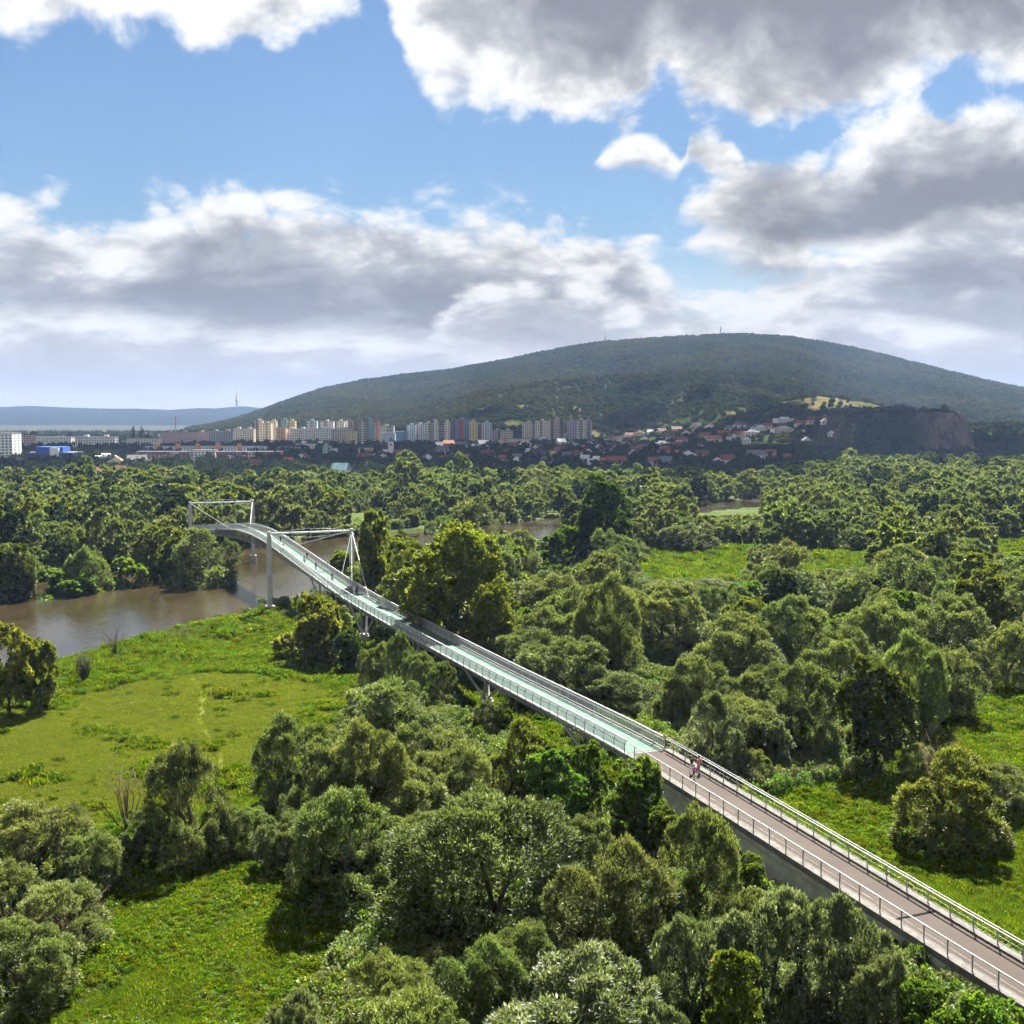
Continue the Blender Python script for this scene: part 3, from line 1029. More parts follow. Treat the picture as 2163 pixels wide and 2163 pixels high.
def scatter(name, meshes, pts, sc, rz, ix, tilt=None, squash=None):
    """one object of uncountable growth: the given meshes instanced on points"""
    pts = np.asarray(pts, np.float32)
    n = len(pts)
    me = bpy.data.meshes.new(name)
    me.vertices.add(n)
    me.vertices.foreach_set('co', pts.ravel())
    sq = np.ones(n) if squash is None else squash
    tl = np.zeros(n) if tilt is None else tilt
    for k, arr in (('sc', sc), ('rz', rz), ('sq', sq), ('tl', tl)):
        at = me.attributes.new(k, 'FLOAT', 'POINT')
        at.data.foreach_set('value', np.asarray(arr, np.float32))
    at = me.attributes.new('ix', 'INT', 'POINT')
    at.data.foreach_set('value', np.asarray(ix, np.int32))
    ob = link(bpy.data.objects.new(name, me))
    ng = bpy.data.node_groups.new(name + '_nodes', 'GeometryNodeTree')
    ng.interface.new_socket('Geometry', in_out='INPUT', socket_type='NodeSocketGeometry')
    ng.interface.new_socket('Geometry', in_out='OUTPUT', socket_type='NodeSocketGeometry')
    N = ng.nodes
    gi = N.new('NodeGroupInput')
    go = N.new('NodeGroupOutput')

    def attr(nm, typ='FLOAT'):
        a = N.new('GeometryNodeInputNamedAttribute')
        a.data_type = typ
        a.inputs[0].default_value = nm
        return a.outputs[0]
    a_sc, a_rz, a_sq, a_tl, a_ix = attr('sc'), attr('rz'), attr('sq'), attr('tl'), attr('ix', 'INT')
    rot = N.new('ShaderNodeCombineXYZ')
    ng.links.new(a_tl, rot.inputs[0])
    ng.links.new(a_rz, rot.inputs[2])
    zs_ = N.new('ShaderNodeMath')
    zs_.operation = 'MULTIPLY'
    ng.links.new(a_sc, zs_.inputs[0])
    ng.links.new(a_sq, zs_.inputs[1])
    scl = N.new('ShaderNodeCombineXYZ')
    ng.links.new(a_sc, scl.inputs[0])
    ng.links.new(a_sc, scl.inputs[1])
    ng.links.new(zs_.outputs[0], scl.inputs[2])
    jn = N.new('GeometryNodeJoinGeometry')
    for k, m_ in enumerate(meshes):
        po = bpy.data.objects.new('%s_source_%d' % (name, k), m_)
        oi = N.new('GeometryNodeObjectInfo')
        oi.inputs['Object'].default_value = po
        oi.inputs['As Instance'].default_value = True
        cmp_ = N.new('FunctionNodeCompare')
        cmp_.data_type = 'INT'
        cmp_.operation = 'EQUAL'
        ng.links.new(a_ix, cmp_.inputs[2])
        cmp_.inputs[3].default_value = k
        ip = N.new('GeometryNodeInstanceOnPoints')
        ng.links.new(gi.outputs[0], ip.inputs['Points'])
        ng.links.new(cmp_.outputs[0], ip.inputs['Selection'])
        ng.links.new(oi.outputs['Geometry'], ip.inputs['Instance'])
        ng.links.new(rot.outputs[0], ip.inputs['Rotation'])
        ng.links.new(scl.outputs[0], ip.inputs['Scale'])
        ng.links.new(ip.outputs[0], jn.inputs[0])
    ng.links.new(jn.outputs[0], go.inputs[0])
    md = ob.modifiers.new('growth', 'NODES')
    md.node_group = ng
    return ob


# ------------------------------------------------------------------ trees one by one
TREES = []     # x, y, radius kept free of fill


def put_tree(key, x, y, h, wd, label, group=None, var=None, rz=None, z=None, name='willow_tree', cat='tree', sink=0.0):
    P_ = PROTO[key]
    k = rnd.randrange(len(P_)) if var is None else var % len(P_)
    cm, tm, Ht, R = P_[k]
    if z is None:
        z = float(ground_z(x, y))
    e = empty(name, (x, y, z - sink), rnd.uniform(0, 6.283) if rz is None else rz)
    e.scale = (wd / (2 * R), wd / (2 * R), h / Ht)
    link(bpy.data.objects.new('crown', cm), e)
    link(bpy.data.objects.new('trunk', tm), e)
    tag(e, label, cat, group)
    TREES.append((x, y, wd * 0.5))
    return e


def px_tree(key, u, vb, vt, wpx, label, **kw):
    """base pixel, top row and crown width read from the photograph"""
    x, y = gnd(u, vb, 0.3)
    d = px_ray(u, vt)
    t = y / d[1]
    h = CAMZ + d[2] * t - 0.3
    dist = math.sqrt(x * x + y * y + (CAMZ - h * 0.6) ** 2)
    wd = wpx * dist / (PF * math.sqrt(1 + ((u - PC) / PF) ** 2))
    return put_tree(key, x, y, max(h, 1.5), wd, label, **kw)


W_, S_, Yg = 'willow_tree', 'silver_willow', 'young_tree'
px_tree('willow', 1045, 1985, 1652, 430, 'large spreading willow with a forked dark trunk, in front of the ramp', var=0)
px_tree('willow', 1290, 2050, 1765, 270, 'round yellowish willow between the forked willow and the ramp wall', var=1)
px_tree('silver', 1205, 2330, 1985, 420, 'broad silver-tipped willow cut by the bottom edge, middle of the picture', var=0, name=S_)
px_tree('willow', 800, 2220, 1985, 230, 'small domed willow at the bottom, left of the broad silver-tipped willow', var=2)
px_tree('willow', 900, 2360, 2060, 300, 'domed willow cut by the bottom edge, right of the earth path', var=3)
px_tree('silver', 640, 2370, 2075, 220, 'silver-leaved willow at the bottom edge beside the earth path', var=1, name=S_)
px_tree('silver', 1478, 2230, 1905, 220, 'upright silver willow at the bottom, just left of the ramp wall bushes', var=2, name=S_)
px_tree('silver', 1620, 2200, 1838, 240, 'tall silver willow against the concrete ramp wall', var=0, name=S_)
px_tree('silver', 1765, 2210, 1880, 230, 'silver willow below the ramp wall, right of the tall silver willow', var=1, name=S_)
px_tree('silver', 1860, 2270, 1965, 170, 'small silver willow close under the lower ramp railing', var=2, name=S_)
px_tree('young', 1555, 2330, 2000, 170, 'yellow-green leafy sapling at the bottom edge between silver willows', var=0, name=Yg)
px_tree('young', 1960, 2330, 2045, 190, 'bright green leafy tree at the bottom right in front of the ramp railing', var=1, name=Yg)
px_tree('young', 2090, 2360, 2075, 190, 'bright green leafy tree in the bottom right corner', var=2, name=Yg)
px_tree('silver', 1385, 2340, 2100, 160, 'low silver willow at the bottom edge left of the upright one', var=0, name=S_)
px_tree('willow', 1465, 1985, 1685, 200, 'rounded grey willow leaning over the ramp wall below the walkers', var=2)
px_tree('young', 1170, 1775, 1585, 150, 'bright green young tree below the green deck end', var=0, name=Yg)
px_tree('young', 1238, 1745, 1555, 90, 'slender brownish young tree in front of the green deck end', var=1, name=Yg)
px_tree('young', 1342, 1800, 1585, 165, 'full green tree touching the ramp railing by the walkers', var=2, name=Yg)
px_tree('young', 1400, 1840, 1700, 110, 'small green tree under the ramp railing, right of the full green tree', var=0, name=Yg)
px_tree('yellowbush', 1095, 1705, 1518, 160, 'round yellow-green willow bush beside the third bridge support', name=W_)
px_tree('young', 1170, 1640, 1560, 60, 'small green sapling squeezed under the truss by the yellow-green bush', var=1, name=Yg)
px_tree('willow', 835, 1590, 1424, 235, 'tall dark willow left of the concrete drum pier', var=3)
px_tree('willow', 905, 1690, 1520, 205, 'willow standing before the tall dark one, nearer the drum pier', var=0)
px_tree('willow', 830, 1770, 1600, 235, 'shaded willow in front of the tall dark one', var=1)
px_tree('willow', 775, 1770, 1520, 190, 'dark willow at the edge of the sunny meadow, left of the tall dark willow', var=1)
px_tree('willow', 955, 1730, 1560, 190, 'shaded willow between the tall dark willow and the yellow-green bush', var=0)
px_tree('willow', 745, 1900, 1640, 250, 'dark willow casting the broad shadow over the near grass', var=2)
px_tree('willow', 620, 1705, 1498, 170, 'rounded willow on the meadow edge with bare lower limbs', var=1)
px_tree('willow', 675, 1770, 1562, 170, 'willow in front of the rounded one, foliage down into the shadow', var=3)
px_tree('willow', 405, 1815, 1545, 190, 'lone pointed willow in the near meadow', var=2)
px_tree('willow', 515, 1800, 1690, 130, 'low side bush right of the lone pointed willow', var=0)
px_tree('willow', 300, 1815, 1700, 120, 'low side bush left of the lone pointed willow', var=3)
px_tree('willow', 75, 1860, 1690, 230, 'broad olive bush at the left edge, farthest of its thicket', var=1)
px_tree('willow', 200, 1880, 1745, 150, 'olive bush at the right end of the left-edge thicket', var=0)
px_tree('willow', 10, 1960, 1790, 220, 'grey bush cut by the left edge, middle of its thicket', var=2)
px_tree('willow', 130, 2000, 1850, 210, 'twiggy bush in the middle of the left-edge thicket', var=3)
px_tree('willow', 40, 2110, 1935, 240, 'nearest bush of the left-edge thicket', var=1)
px_tree('willow', -120, 2010, 1800, 220, 'olive willow mostly outside the left edge', var=3)
px_tree('poplar_mid', 20, 1510, 1312, 130, 'dark yellowish tree at the left edge on the near river bank', var=0, name='poplar_tree')
px_tree('poplar_mid', 85, 1500, 1345, 90, 'smaller yellowish tree beside the left-edge bank tree', var=1, name='poplar_tree')
px_tree('yellow_mid', 650, 1392, 1240, 160, 'golden-green dome bush in front of the bridge by the near mast', name=W_)
px_tree('willow_mid', 715, 1380, 1275, 90, 'green bush between the golden dome bush and the first V support', var=1)
px_tree('oak_mid', 735, 1415, 1325, 80, 'low dark shrub under the first V support', var=0, name='shrub', cat='shrub')
for (u, vb, vt, wp, lb) in [(800, 1450, 1350, 90, 'grey-green willow bush below the bridge, nearest the first V support'),
                            (850, 1470, 1325, 70, 'narrow willow rising to the deck edge below the bridge'),
                            (893, 1480, 1368, 85, 'willow bush left of the concrete drum, second from it'),
                            (940, 1495, 1385, 80, 'willow bush directly left of the concrete drum'),
                            (1040, 1550, 1470, 80, 'low dark willow in the bridge shade right of the concrete drum')]:
    px_tree('willow', u, vb, vt, wp, lb)
px_tree('willow', 1130, 1810, 1690, 150, 'shaded willow behind the forked one, below the bright young trees', var=1)
px_tree('willow', 1225, 1865, 1715, 160, 'dark willow between the full green tree and the round yellowish one', var=3)
px_tree('willow', 1010, 2170, 1965, 200, 'willow filling the gap below the forked trunk', var=1)
px_tree('willow', 1130, 2120, 1925, 190, 'pale willow just right below the forked trunk', var=2)
px_tree('young', 1590, 1900, 1790, 80, 'small yellow-green bush against the ramp wall', var=1, name=Yg)
px_tree('willow', 930, 1850, 1700, 160, 'dark willow left behind the forked one', var=2)
px_tree('willow', 1560, 2080, 1880, 120, 'grey willow at the foot of the ramp wall', var=0)
px_tree('willow', 695, 1860, 1690, 170, 'dark bush inside the shaded group at the near meadow', var=0)
px_tree('willow', 610, 1830, 1700, 140, 'low dark bush at the left tip of the shaded group', var=3)
px_tree('willow', 810, 1870, 1730, 190, 'dark bush at the right of the shaded group', var=1)
# right of the bridge
px_tree('poplar', 960, 1390, 1108, 270, 'huge yellow-green poplar right of the mast', var=0, name='poplar_tree')
px_tree('poplar', 868, 1345, 1150, 140, 'dark-bodied poplar between the mast and the huge poplar', var=1, name='poplar_tree')
px_tree('poplar_mid', 798, 1310, 1072, 100, 'slim yellow poplar behind the right near mast', var=2, name='poplar_tree')
px_tree('poplar', 1040, 1420, 1230, 130, 'poplar in front of the huge poplar, beside the deck', var=1, name='poplar_tree')
px_tree('willow_mid', 1020, 1140, 1012, 150, 'big weeping dome willow beside the side arm of the river', var=0)
px_tree('oak_mid', 1275, 1200, 1008, 140, 'tallest dark tree beyond the huge poplar, standing alone', var=0, name='dark_tree')
px_tree('willow', 1190, 1335, 1203, 190, 'broad dark willow right of the huge poplar', var=2)
px_tree('willow', 1240, 1410, 1270, 160, 'willow right in front of the broad dark one', var=0)
px_tree('willow', 1140, 1400, 1275, 150, 'willow left in front of the broad dark one', var=1)
px_tree('willow', 1200, 1480, 1335, 230, 'wide low willow between the deck and the broad dark one', var=3)
px_tree('willow', 1105, 1440, 1320, 170, 'willow lobe pressed against the right railing of the viaduct', var=0)
px_tree('willow', 1285, 1420, 1205, 150, 'willow behind the broad dark willow', var=1)
px_tree('willow', 1400, 1375, 1220, 190, 'wide spreading willow with dark limbs right of the broad dark willow', var=3)
px_tree('willow', 1535, 1455, 1292, 240, 'largest dome willow right of the bridge', var=1)
px_tree('willow', 1475, 1525, 1370, 160, 'willow left below the largest dome', var=3)
px_tree('willow', 1605, 1535, 1385, 170, 'willow right below the largest dome', var=0)
px_tree('willow', 1545, 1600, 1455, 210, 'dark willow at the foot of the largest dome', var=2)
px_tree('willow', 1320, 1505, 1410, 170, 'grey willow mass along the right railing', var=2)
px_tree('silver', 1505, 1660, 1458, 160, 'pale round willow above the walkers', var=1, name=S_)
px_tree('willow', 1580, 1660, 1570, 90, 'small olive bush at the right ramp railing', var=0)
px_tree('willow', 1420, 1530, 1420, 110, 'willow between the deck end and the pale round willow', var=3)
px_tree('willow', 1765, 1490, 1310, 190, 'upright willow group right of the largest dome willow', var=0)
px_tree('willow', 1690, 1590, 1380, 170, 'dark willow below the upright group', var=2)
px_tree('oak_mid', 1845, 1630, 1395, 170, 'dark tree with a clear slanting trunk at the far side of the right meadow', var=1, name='dark_tree')
px_tree('silver', 1625, 1620, 1500, 110, 'small silver bush in the shade behind the ramp railing', var=0, name=S_)
px_tree('willow', 1995, 1400, 1238, 200, 'many-headed willow at the right, above the meadow', var=3)
px_tree('willow', 1975, 1515, 1345, 180, 'willow below the many-headed one at the meadow edge', var=0)
px_tree('willow', 1925, 1545, 1330, 150, 'willow in front of the many-headed one', var=1)
px_tree('willow', 2115, 1340, 1197, 180, 'dark willow at the right edge behind the meadow', var=0)
px_tree('willow', 2125, 1445, 1300, 150, 'willow before the dark one at the right edge', var=2)
px_tree('willow', 1855, 1420, 1250, 190, 'willow behind the upright group, right of the dome', var=2)
px_tree('willow', 1680, 1420, 1255, 190, 'yellowish willow behind the largest dome willow', var=1)
px_tree('willow', 1500, 1350, 1225, 140, 'round willow left behind the largest dome willow', var=0)
px_tree('yellowbush', 2000, 1780, 1580, 245, 'olive bush with bare branches in the right meadow', name=W_)
px_tree('willow', 2110, 1710, 1600, 150, 'grey bush at the right edge of the meadow', var=2)
px_tree('willow', 1940, 1640, 1560, 90, 'low thorny bush in the right meadow behind the olive bush', var=3)
px_tree('willow', 1880, 1560, 1480, 110, 'low bush at the back of the right meadow', var=0)
px_tree('willow_mid', 1665, 1248, 1135, 145, 'dark round tree between the two bright clearings', var=2)
px_tree('willow_mid', 1310, 1250, 1145, 120, 'willow left of the wide bright clearing', var=3)
px_tree('willow_mid', 1460, 1160, 1100, 130, 'willow on the far side of the wide bright clearing', var=4)
px_tree('bright_mid', 1190, 1200, 1110, 100, 'bright green bush by the side arm of the river', var=0, name='shrub', cat='shrub')
px_tree('willow_mid', 1095, 1215, 1120, 100, 'grey willow between the huge poplar and the side arm', var=1)
px_tree('yellow_mid', 860, 1110, 1070, 70, 'orange-yellow bush on the far grass behind the slim poplar', name='shrub', cat='shrub')
px_tree('willow_mid', 920, 1120, 1065, 60, 'small grey tree beside the orange-yellow bush', var=2)
# far bank, left of the bridge
px_tree('bright_mid', 265, 1228, 1140, 105, 'yellow-green bush leaning over the far river bank', var=1, name='shrub', cat='shrub')
px_tree('bright_mid', 120, 1246, 1160, 160, 'wide green bush on the far bank near the left edge', var=0, name='shrub', cat='shrub')
px_tree('willow_mid', 430, 1224, 1080, 160, 'dark willow beside the far end of the bridge', var=1)
px_tree('willow_mid', 475, 1180, 1100, 80, 'green bush hiding the far bridge end', var=3)
px_tree('oak_mid', 30, 1255, 1110, 110, 'dark tree at the left edge of the far bank', var=0, name='dark_tree')
px_tree('poplar_mid', 350, 1215, 1070, 130, 'yellowish tree on the far bank left of the bridge end', var=0, name='poplar_tree')
px_tree('willow_mid', 185, 1236, 1105, 120, 'grey willow on the far bank behind the wide green bush', var=2)

# ------------------------------------------------------------------ the flood-plain wood fills the rest
rs_f = np.random.RandomState(5)


def free_of_open(x, y):
    o_ = (x - BC[0]) * BN[0] + (y - BC[1]) * BN[1]
    s_ = (x - BC[0]) * BD[0] + (y - BC[1]) * BD[1]
    ok = ~((o_ > 2) & (o_ < 26) & (s_ < -152))
    for p_ in OPEN:
        ok &= ~in_poly(x, y, p_)
    return ok


cand = []
for _ in range(60000):
    y = 205 + (960 - 205) * rs_f.rand() ** 0.75
    x = rs_f.uniform(-0.50, 0.50) * y
    cand.append((x, y))
cand = np.array(cand)
dr = river_d(cand[:, 0], cand[:, 1])
s_b = (cand - BC) @ BD
o_b = (cand - BC) @ BN
ok = (dr > RIVER_W + 4) & free_of_open(cand[:, 0], cand[:, 1]) & ~((np.abs(o_b) < 9.5) & (s_b < 128)) & ~((o_b < -3) & (o_b > -34) & (s_b < 20))
# nothing fills the meadow side of the river left of the bridge
def river_side(x, y):
    best = np.full(np.shape(x), 1e9)
    side = np.zeros(np.shape(x))
    for (ax, ay), (bx, by) in zip(RIVER[:-1], RIVER[1:]):
        dx, dy = bx - ax, by - ay
        t = np.clip(((x - ax) * dx + (y - ay) * dy) / (dx * dx + dy * dy), 0, 1)
        q = np.hypot(x - ax - t * dx, y - ay - t * dy)
        c_ = dx * (y - ay) - dy * (x - ax)
        side = np.where(q < best, np.sign(c_), side)
        best = np.minimum(best, q)
    return side


ok &= ~((o_b < 0) & (river_side(cand[:, 0], cand[:, 1]) < 0))
# town edge: the wood ends in a ragged line
edge_y = 640 + 90 * fbm(cand[:, 0] / 120, cand[:, 1] * 0, 91, 3) + 230 * sstep(0.20, 0.30, cand[:, 0] / cand[:, 1])
ok &= cand[:, 1] < edge_y
ok &= fbm(cand[:, 0] / 26, cand[:, 1] / 34, 73, 3) > 0.30
cand = cand[ok]
FILL = []
cell = {}
for x, y in cand:
    r = (4.0 + 0.0026 * y) * math.exp(rs_f.normal(0, 0.28))
    good = True
    for (tx, ty, tr) in TREES:
        if abs(x - tx) < tr + r and abs(y - ty) < tr + r and math.hypot(x - tx, y - ty) < (tr + r) * 0.78:
            good = False
            break
    if not good:
        continue
    ci, cj = int(x // 16), int(y // 16)
    for a in (-1, 0, 1):
        for b in (-1, 0, 1):
            for (qx, qy, qr) in cell.get((ci + a, cj + b), ()):
                if math.hypot(x - qx, y - qy) < (r + qr) * 0.74:
                    good = False
    if good:
        cell.setdefault((ci, cj), []).append((x, y, r))
        FILL.append((x, y, r))
FILL.sort(key=lambda q: q[1])
print('trees by hand', len(TREES), 'fill', len(FILL))


def zone_of(x, y):
    """which part of the wood a filled-in tree belongs to"""
    o_ = (x - BC[0]) * BN[0] + (y - BC[1]) * BN[1]
    if o_ < 0:
        return 'far-bank wood left of bridge'
    return 'thicket right of bridge'


# sunlit clearings and glimpses of water that the trees before them leave open
GLIMPSE = [(1360, 1575, 1168, 1224), (1690, 1800, 1168, 1200), (2110, 2170, 1140, 1165), (1050, 1165, 1108, 1135), (1490, 1590, 1066, 1086), (1130, 1200, 1170, 1225), (755, 800, 1085, 1102), (1650, 1720, 1300, 1335)]


def to_px(x, y, z):
    dz = z - CAMZ
    f_ = y * math.cos(PITCH) - dz * math.sin(PITCH)
    up_ = y * math.sin(PITCH) + dz * math.cos(PITCH)
    return PC + PF * x / f_, PC - PF * up_ / f_


def clear_view(x, y, wd, h):
    u, vb = to_px(x, y, 0.0)
    du = wd * 0.5 * PF / y
    for (u0, u1, v0, v1) in GLIMPSE:
        if u + du > u0 and u - du < u1 and vb > v0:
            _, vt = to_px(x, y, h)
            if vt < v1:
                if vb < v1 + 6:
                    return 0.0
                h = h * (vb - v1 - 3) / (vb - vt)
    return h


N_IND = 300 - len(TREES)
far_pts = []
IND = {}
n_done = 0
for i, (x, y, r) in enumerate(FILL):
    q = rs_f.rand()
    nn_ = float(fbm(np.array([x / 70.0]), np.array([y / 70.0]), 12, 2)[0])
    key = 'willow' if q < 0.74 else ('poplar' if q < 0.84 + 0.2 * (nn_ - 0.37) else ('oak' if q < 0.93 else 'bright'))
    wd = 2 * r * rs_f.uniform(0.95, 1.40)
    h = wd * rs_f.uniform(0.72, 1.0) * (1.0 if key in ('willow', 'bright') else 1.25)
    h = min(h, 15.0)
    h = clear_view(x, y, wd, h)
    if h < 2.6:
        continue
    if x < -60 and y < 420:
        h *= 1.15
    n_done += 1
    if n_done <= N_IND:
        pk = {'willow': 'willow_mid', 'poplar': 'poplar_mid', 'oak': 'oak_mid', 'bright': 'bright_mid'}[key]
        kd = {'willow': 'rounded grey-green willow', 'poplar': 'yellow-green poplar', 'oak': 'dark green tree', 'bright': 'fresh green bushy tree'}[key]
        nm = {'willow': 'willow_tree', 'poplar': 'poplar_tree', 'oak': 'dark_tree', 'bright': 'young_tree'}[key]
        zn = zone_of(x, y)
        IND.setdefault(zn, []).append((y, x, kd, put_tree(pk, x, y, h, wd, kd + ' in the ' + zn, group='trees of the ' + zn, name=nm)))
    else:
        far_pts.append((x, y, key, wd, h, q))

ROWS = ['front', 'second', 'third', 'fourth', 'fifth', 'sixth', 'seventh', 'eighth', 'ninth', 'tenth', 'eleventh', 'twelfth', 'thirteenth', 'fourteenth', 'fifteenth', 'sixteenth', 'seventeenth', 'eighteenth', 'nineteenth', 'twentieth']


def ordinal(n):
    return '%d%s' % (n, 'th' if 10 <= n % 100 <= 20 else {1: 'st', 2: 'nd', 3: 'rd'}.get(n % 10, 'th'))


for zn, lst in IND.items():
    lst.sort(key=lambda q: q[0])
    per = 13
    for r0 in range(0, len(lst), per):
        row = sorted(lst[r0:r0 + per], key=lambda q: q[1] / q[0])
        for k, (y, x, kd, ob) in enumerate(row):
            ob['label'] = '%s, %s from left, %s row, %s' % (kd, ordinal(k + 1), ROWS[min(r0 // per, 19)], zn)
src = [m_[0] for m_ in PROTO['willow_far']] + [m_[0] for m_ in PROTO['poplar_far']] + [m_[0] for m_ in PROTO['oak_far']]
P3, SCL, IX, SQ = [], [], [], []
for (x, y, key, wd, h, q) in far_pts:
    if key in ('willow', 'bright'):
        k = rs_f.randint(4)
        Ht, R = 11.0, 6.5
    elif key == 'poplar':
        k = 4 + rs_f.randint(3)
        Ht, R = 13.0, 5.5
    else:
        k = 7 + rs_f.randint(2)
        Ht, R = 13.0, 6.0
    s_ = wd / (2 * R)
    P3.append((x, y, float(ground_z(x, y))))
    SCL.append(s_)
    SQ.append((h / Ht) / s_)
    IX.append(k)
ff = scatter('flood_plain_wood', src, P3, SCL, rs_f.uniform(0, 6.28, len(P3)), IX, squash=np.array(SQ))
tag(ff, 'wood of grey-green willows stretching from the clearings to the town', 'wood', kind='stuff')

# ------------------------------------------------------------------ wood on the hill
n_h = 190000
hx_ = rs_f.uniform(-2000, 2300, n_h)
hy_ = 1500 + (4420 - 1500) * np.sqrt(rs_f.rand(n_h))
hh = hill_h(hx_, hy_)
keep = (np.abs(hx_) < hy_ * 0.47 + 60) & (hh > ground_z(hx_, hy_) + 6) & (rs_f.rand(n_h) < 0.75)
keep &= ~((bare_f(hx_, hy_) > 0.35) & (rs_f.rand(n_h) < 0.80)) & ~(rock_f(hx_, hy_) > 0.2)
village = (hy_ < 1880) & (hx_ > -200) & (hx_ < 470)
keep &= ~(village & (rs_f.rand(n_h) < 0.55))
hx_, hy_, hh = hx_[keep], hy_[keep], hh[keep]
sc_ = rs_f.uniform(0.75, 1.35, len(hx_)) * (0.75 + 0.25 * hy_ / 4300)
hw = scatter('hill_wood', HILL_BLOBS, np.stack([hx_, hy_, hh - 2.0], 1), sc_, rs_f.uniform(0, 6.28, len(hx_)), rs_f.randint(0, 4, len(hx_)), squash=rs_f.uniform(0.8, 1.2, len(hx_)))
tag(hw, 'continuous dark broadleaf wood covering the big hill', 'wood', kind='stuff')
kx_ = rs_f.uniform(330, 560, 5200)
ky_ = rs_f.uniform(1300, 1660, 5200)
kh = hill_h(kx_, ky_)
kk = (kh > 4) & (rock_f(kx_, ky_) < 0.12) & (fbm(kx_ / 30, ky_ / 30, 45, 3) > 0.33)
kx_, ky_, kh = kx_[kk], ky_[kk], kh[kk]
ks = scatter('knoll_scrub', HILL_BLOBS, np.stack([kx_, ky_, kh - 1.6], 1), rs_f.uniform(0.28, 0.62, len(kx_)), rs_f.uniform(0, 6.28, len(kx_)), rs_f.randint(0, 4, len(kx_)))
tag(ks, 'dark scrub covering the rock knoll beside the village', 'scrub', kind='stuff')

# ------------------------------------------------------------------ footbridge
M_STEEL = plain_mat('pale_grey_painted_steel', (0.40, 0.405, 0.41), 0.5, nscale=0.7, namp=0.08, spec=0.5)
M_GALV = plain_mat('galvanised_steel', (0.26, 0.265, 0.27), 0.5, metal=0.2, nscale=2.0, namp=0.12)
M_TRUSS = plain_mat('grey_truss_steel', (0.26, 0.265, 0.27), 0.55, nscale=0.8, namp=0.15)
M_CONC = plain_mat('weathered_concrete', (0.34, 0.33, 0.30), 0.9, nscale=0.9, namp=0.25, bump=0.2)
M_KERB = plain_mat('pale_kerb_concrete', (0.135, 0.130, 0.120), 0.95, nscale=1.4, namp=0.2, spec=0.08)
M_WALL = plain_mat('grey_retaining_concrete', (0.50, 0.495, 0.47), 0.92, nscale=0.5, namp=0.28, bump=0.2)
M_DARKGAP = plain_mat('dark_drain', (0.012, 0.012, 0.012), 0.95, spec=0.0)


def deck_material():
    m, t = new_mat('mint_deck_coating')
    ge = t.n('ShaderNodeNewGeometry')
    n1_ = t.noise(ge.outputs['Position'], 0.35, 6, 0.6)
    n2_ = t.noise(ge.outputs['Position'], 3.0, 4, 0.6)
    c = t.mix(t.ramp(n1_, 0.35, 0.68), (0.056, 0.116, 0.093), (0.088, 0.132, 0.114))
    c = t.mix(t.m('MULTIPLY', t.ramp(n2_, 0.45, 0.75), 0.4), c, (0.095, 0.122, 0.108))
    b = t.n('ShaderNodeBsdfPrincipled')
    b.inputs['Roughness'].default_value = 0.85
    b.inputs['Specular IOR Level'].default_value = 0.12
    t.put(b.inputs['Base Color'], c)
    o = t.n('ShaderNodeOutputMaterial')
    t.put(o.inputs[0], b.outputs[0])
    return m


def ramp_material():
    m, t = new_mat('pinkish_ramp_asphalt')
    ge = t.n('ShaderNodeNewGeometry')
    n1_ = t.noise(ge.outputs['Position'], 0.30, 6, 0.6)
    n2_ = t.noise(ge.outputs['Position'], 14.0, 4, 0.7)
    c = t.mix(t.ramp(n1_, 0.3, 0.7), (0.062, 0.052, 0.045), (0.078, 0.066, 0.058))
    c = t.mix(t.m('MULTIPLY', t.ramp(n2_, 0.35, 0.65), 0.5), c, (0.056, 0.046, 0.041))
    n3_ = t.noise(ge.outputs['Position'], 0.9, 7, 0.7, dist=1.2)
    c = t.mix(t.m('MULTIPLY', t.ramp(n3_, 0.58, 0.70), 0.45), c, (0.040, 0.034, 0.031))
    b = t.n('ShaderNodeBsdfPrincipled')
    b.inputs['Roughness'].default_value = 0.95
    b.inputs['Specular IOR Level'].default_value = 0.08
    t.put(b.inputs['Base Color'], c)
    o = t.n('ShaderNodeOutputMaterial')
    t.put(o.inputs[0], b.outputs[0])
    return m


def mesh_panel_material():
    """fine woven wire: a see-through sheet, too fine to pick apart"""
    m, t = new_mat('woven_wire_mesh')
    b = t.n('ShaderNodeBsdfPrincipled')
    b.inputs['Base Color'].default_value = (0.42, 0.42, 0.43, 1)
    b.inputs['Roughness'].default_value = 0.4
    b.inputs['Metallic'].default_value = 0.2
    tr = t.n('ShaderNodeBsdfTransparent')
    s = t.n('ShaderNodeMixShader')
    s.inputs[0].default_value = 0.42
    t.put(s.inputs[1], tr.outputs[0])
    t.put(s.inputs[2], b.outputs[0])
    o = t.n('ShaderNodeOutputMaterial')
    t.put(o.inputs[0], s.outputs[0])
    return m


M_DECK = deck_material()
M_RAMP = ramp_material()
M_WIRE = mesh_panel_material()
DECK_W = 2.05
S0, S1 = -147.0, 128.0


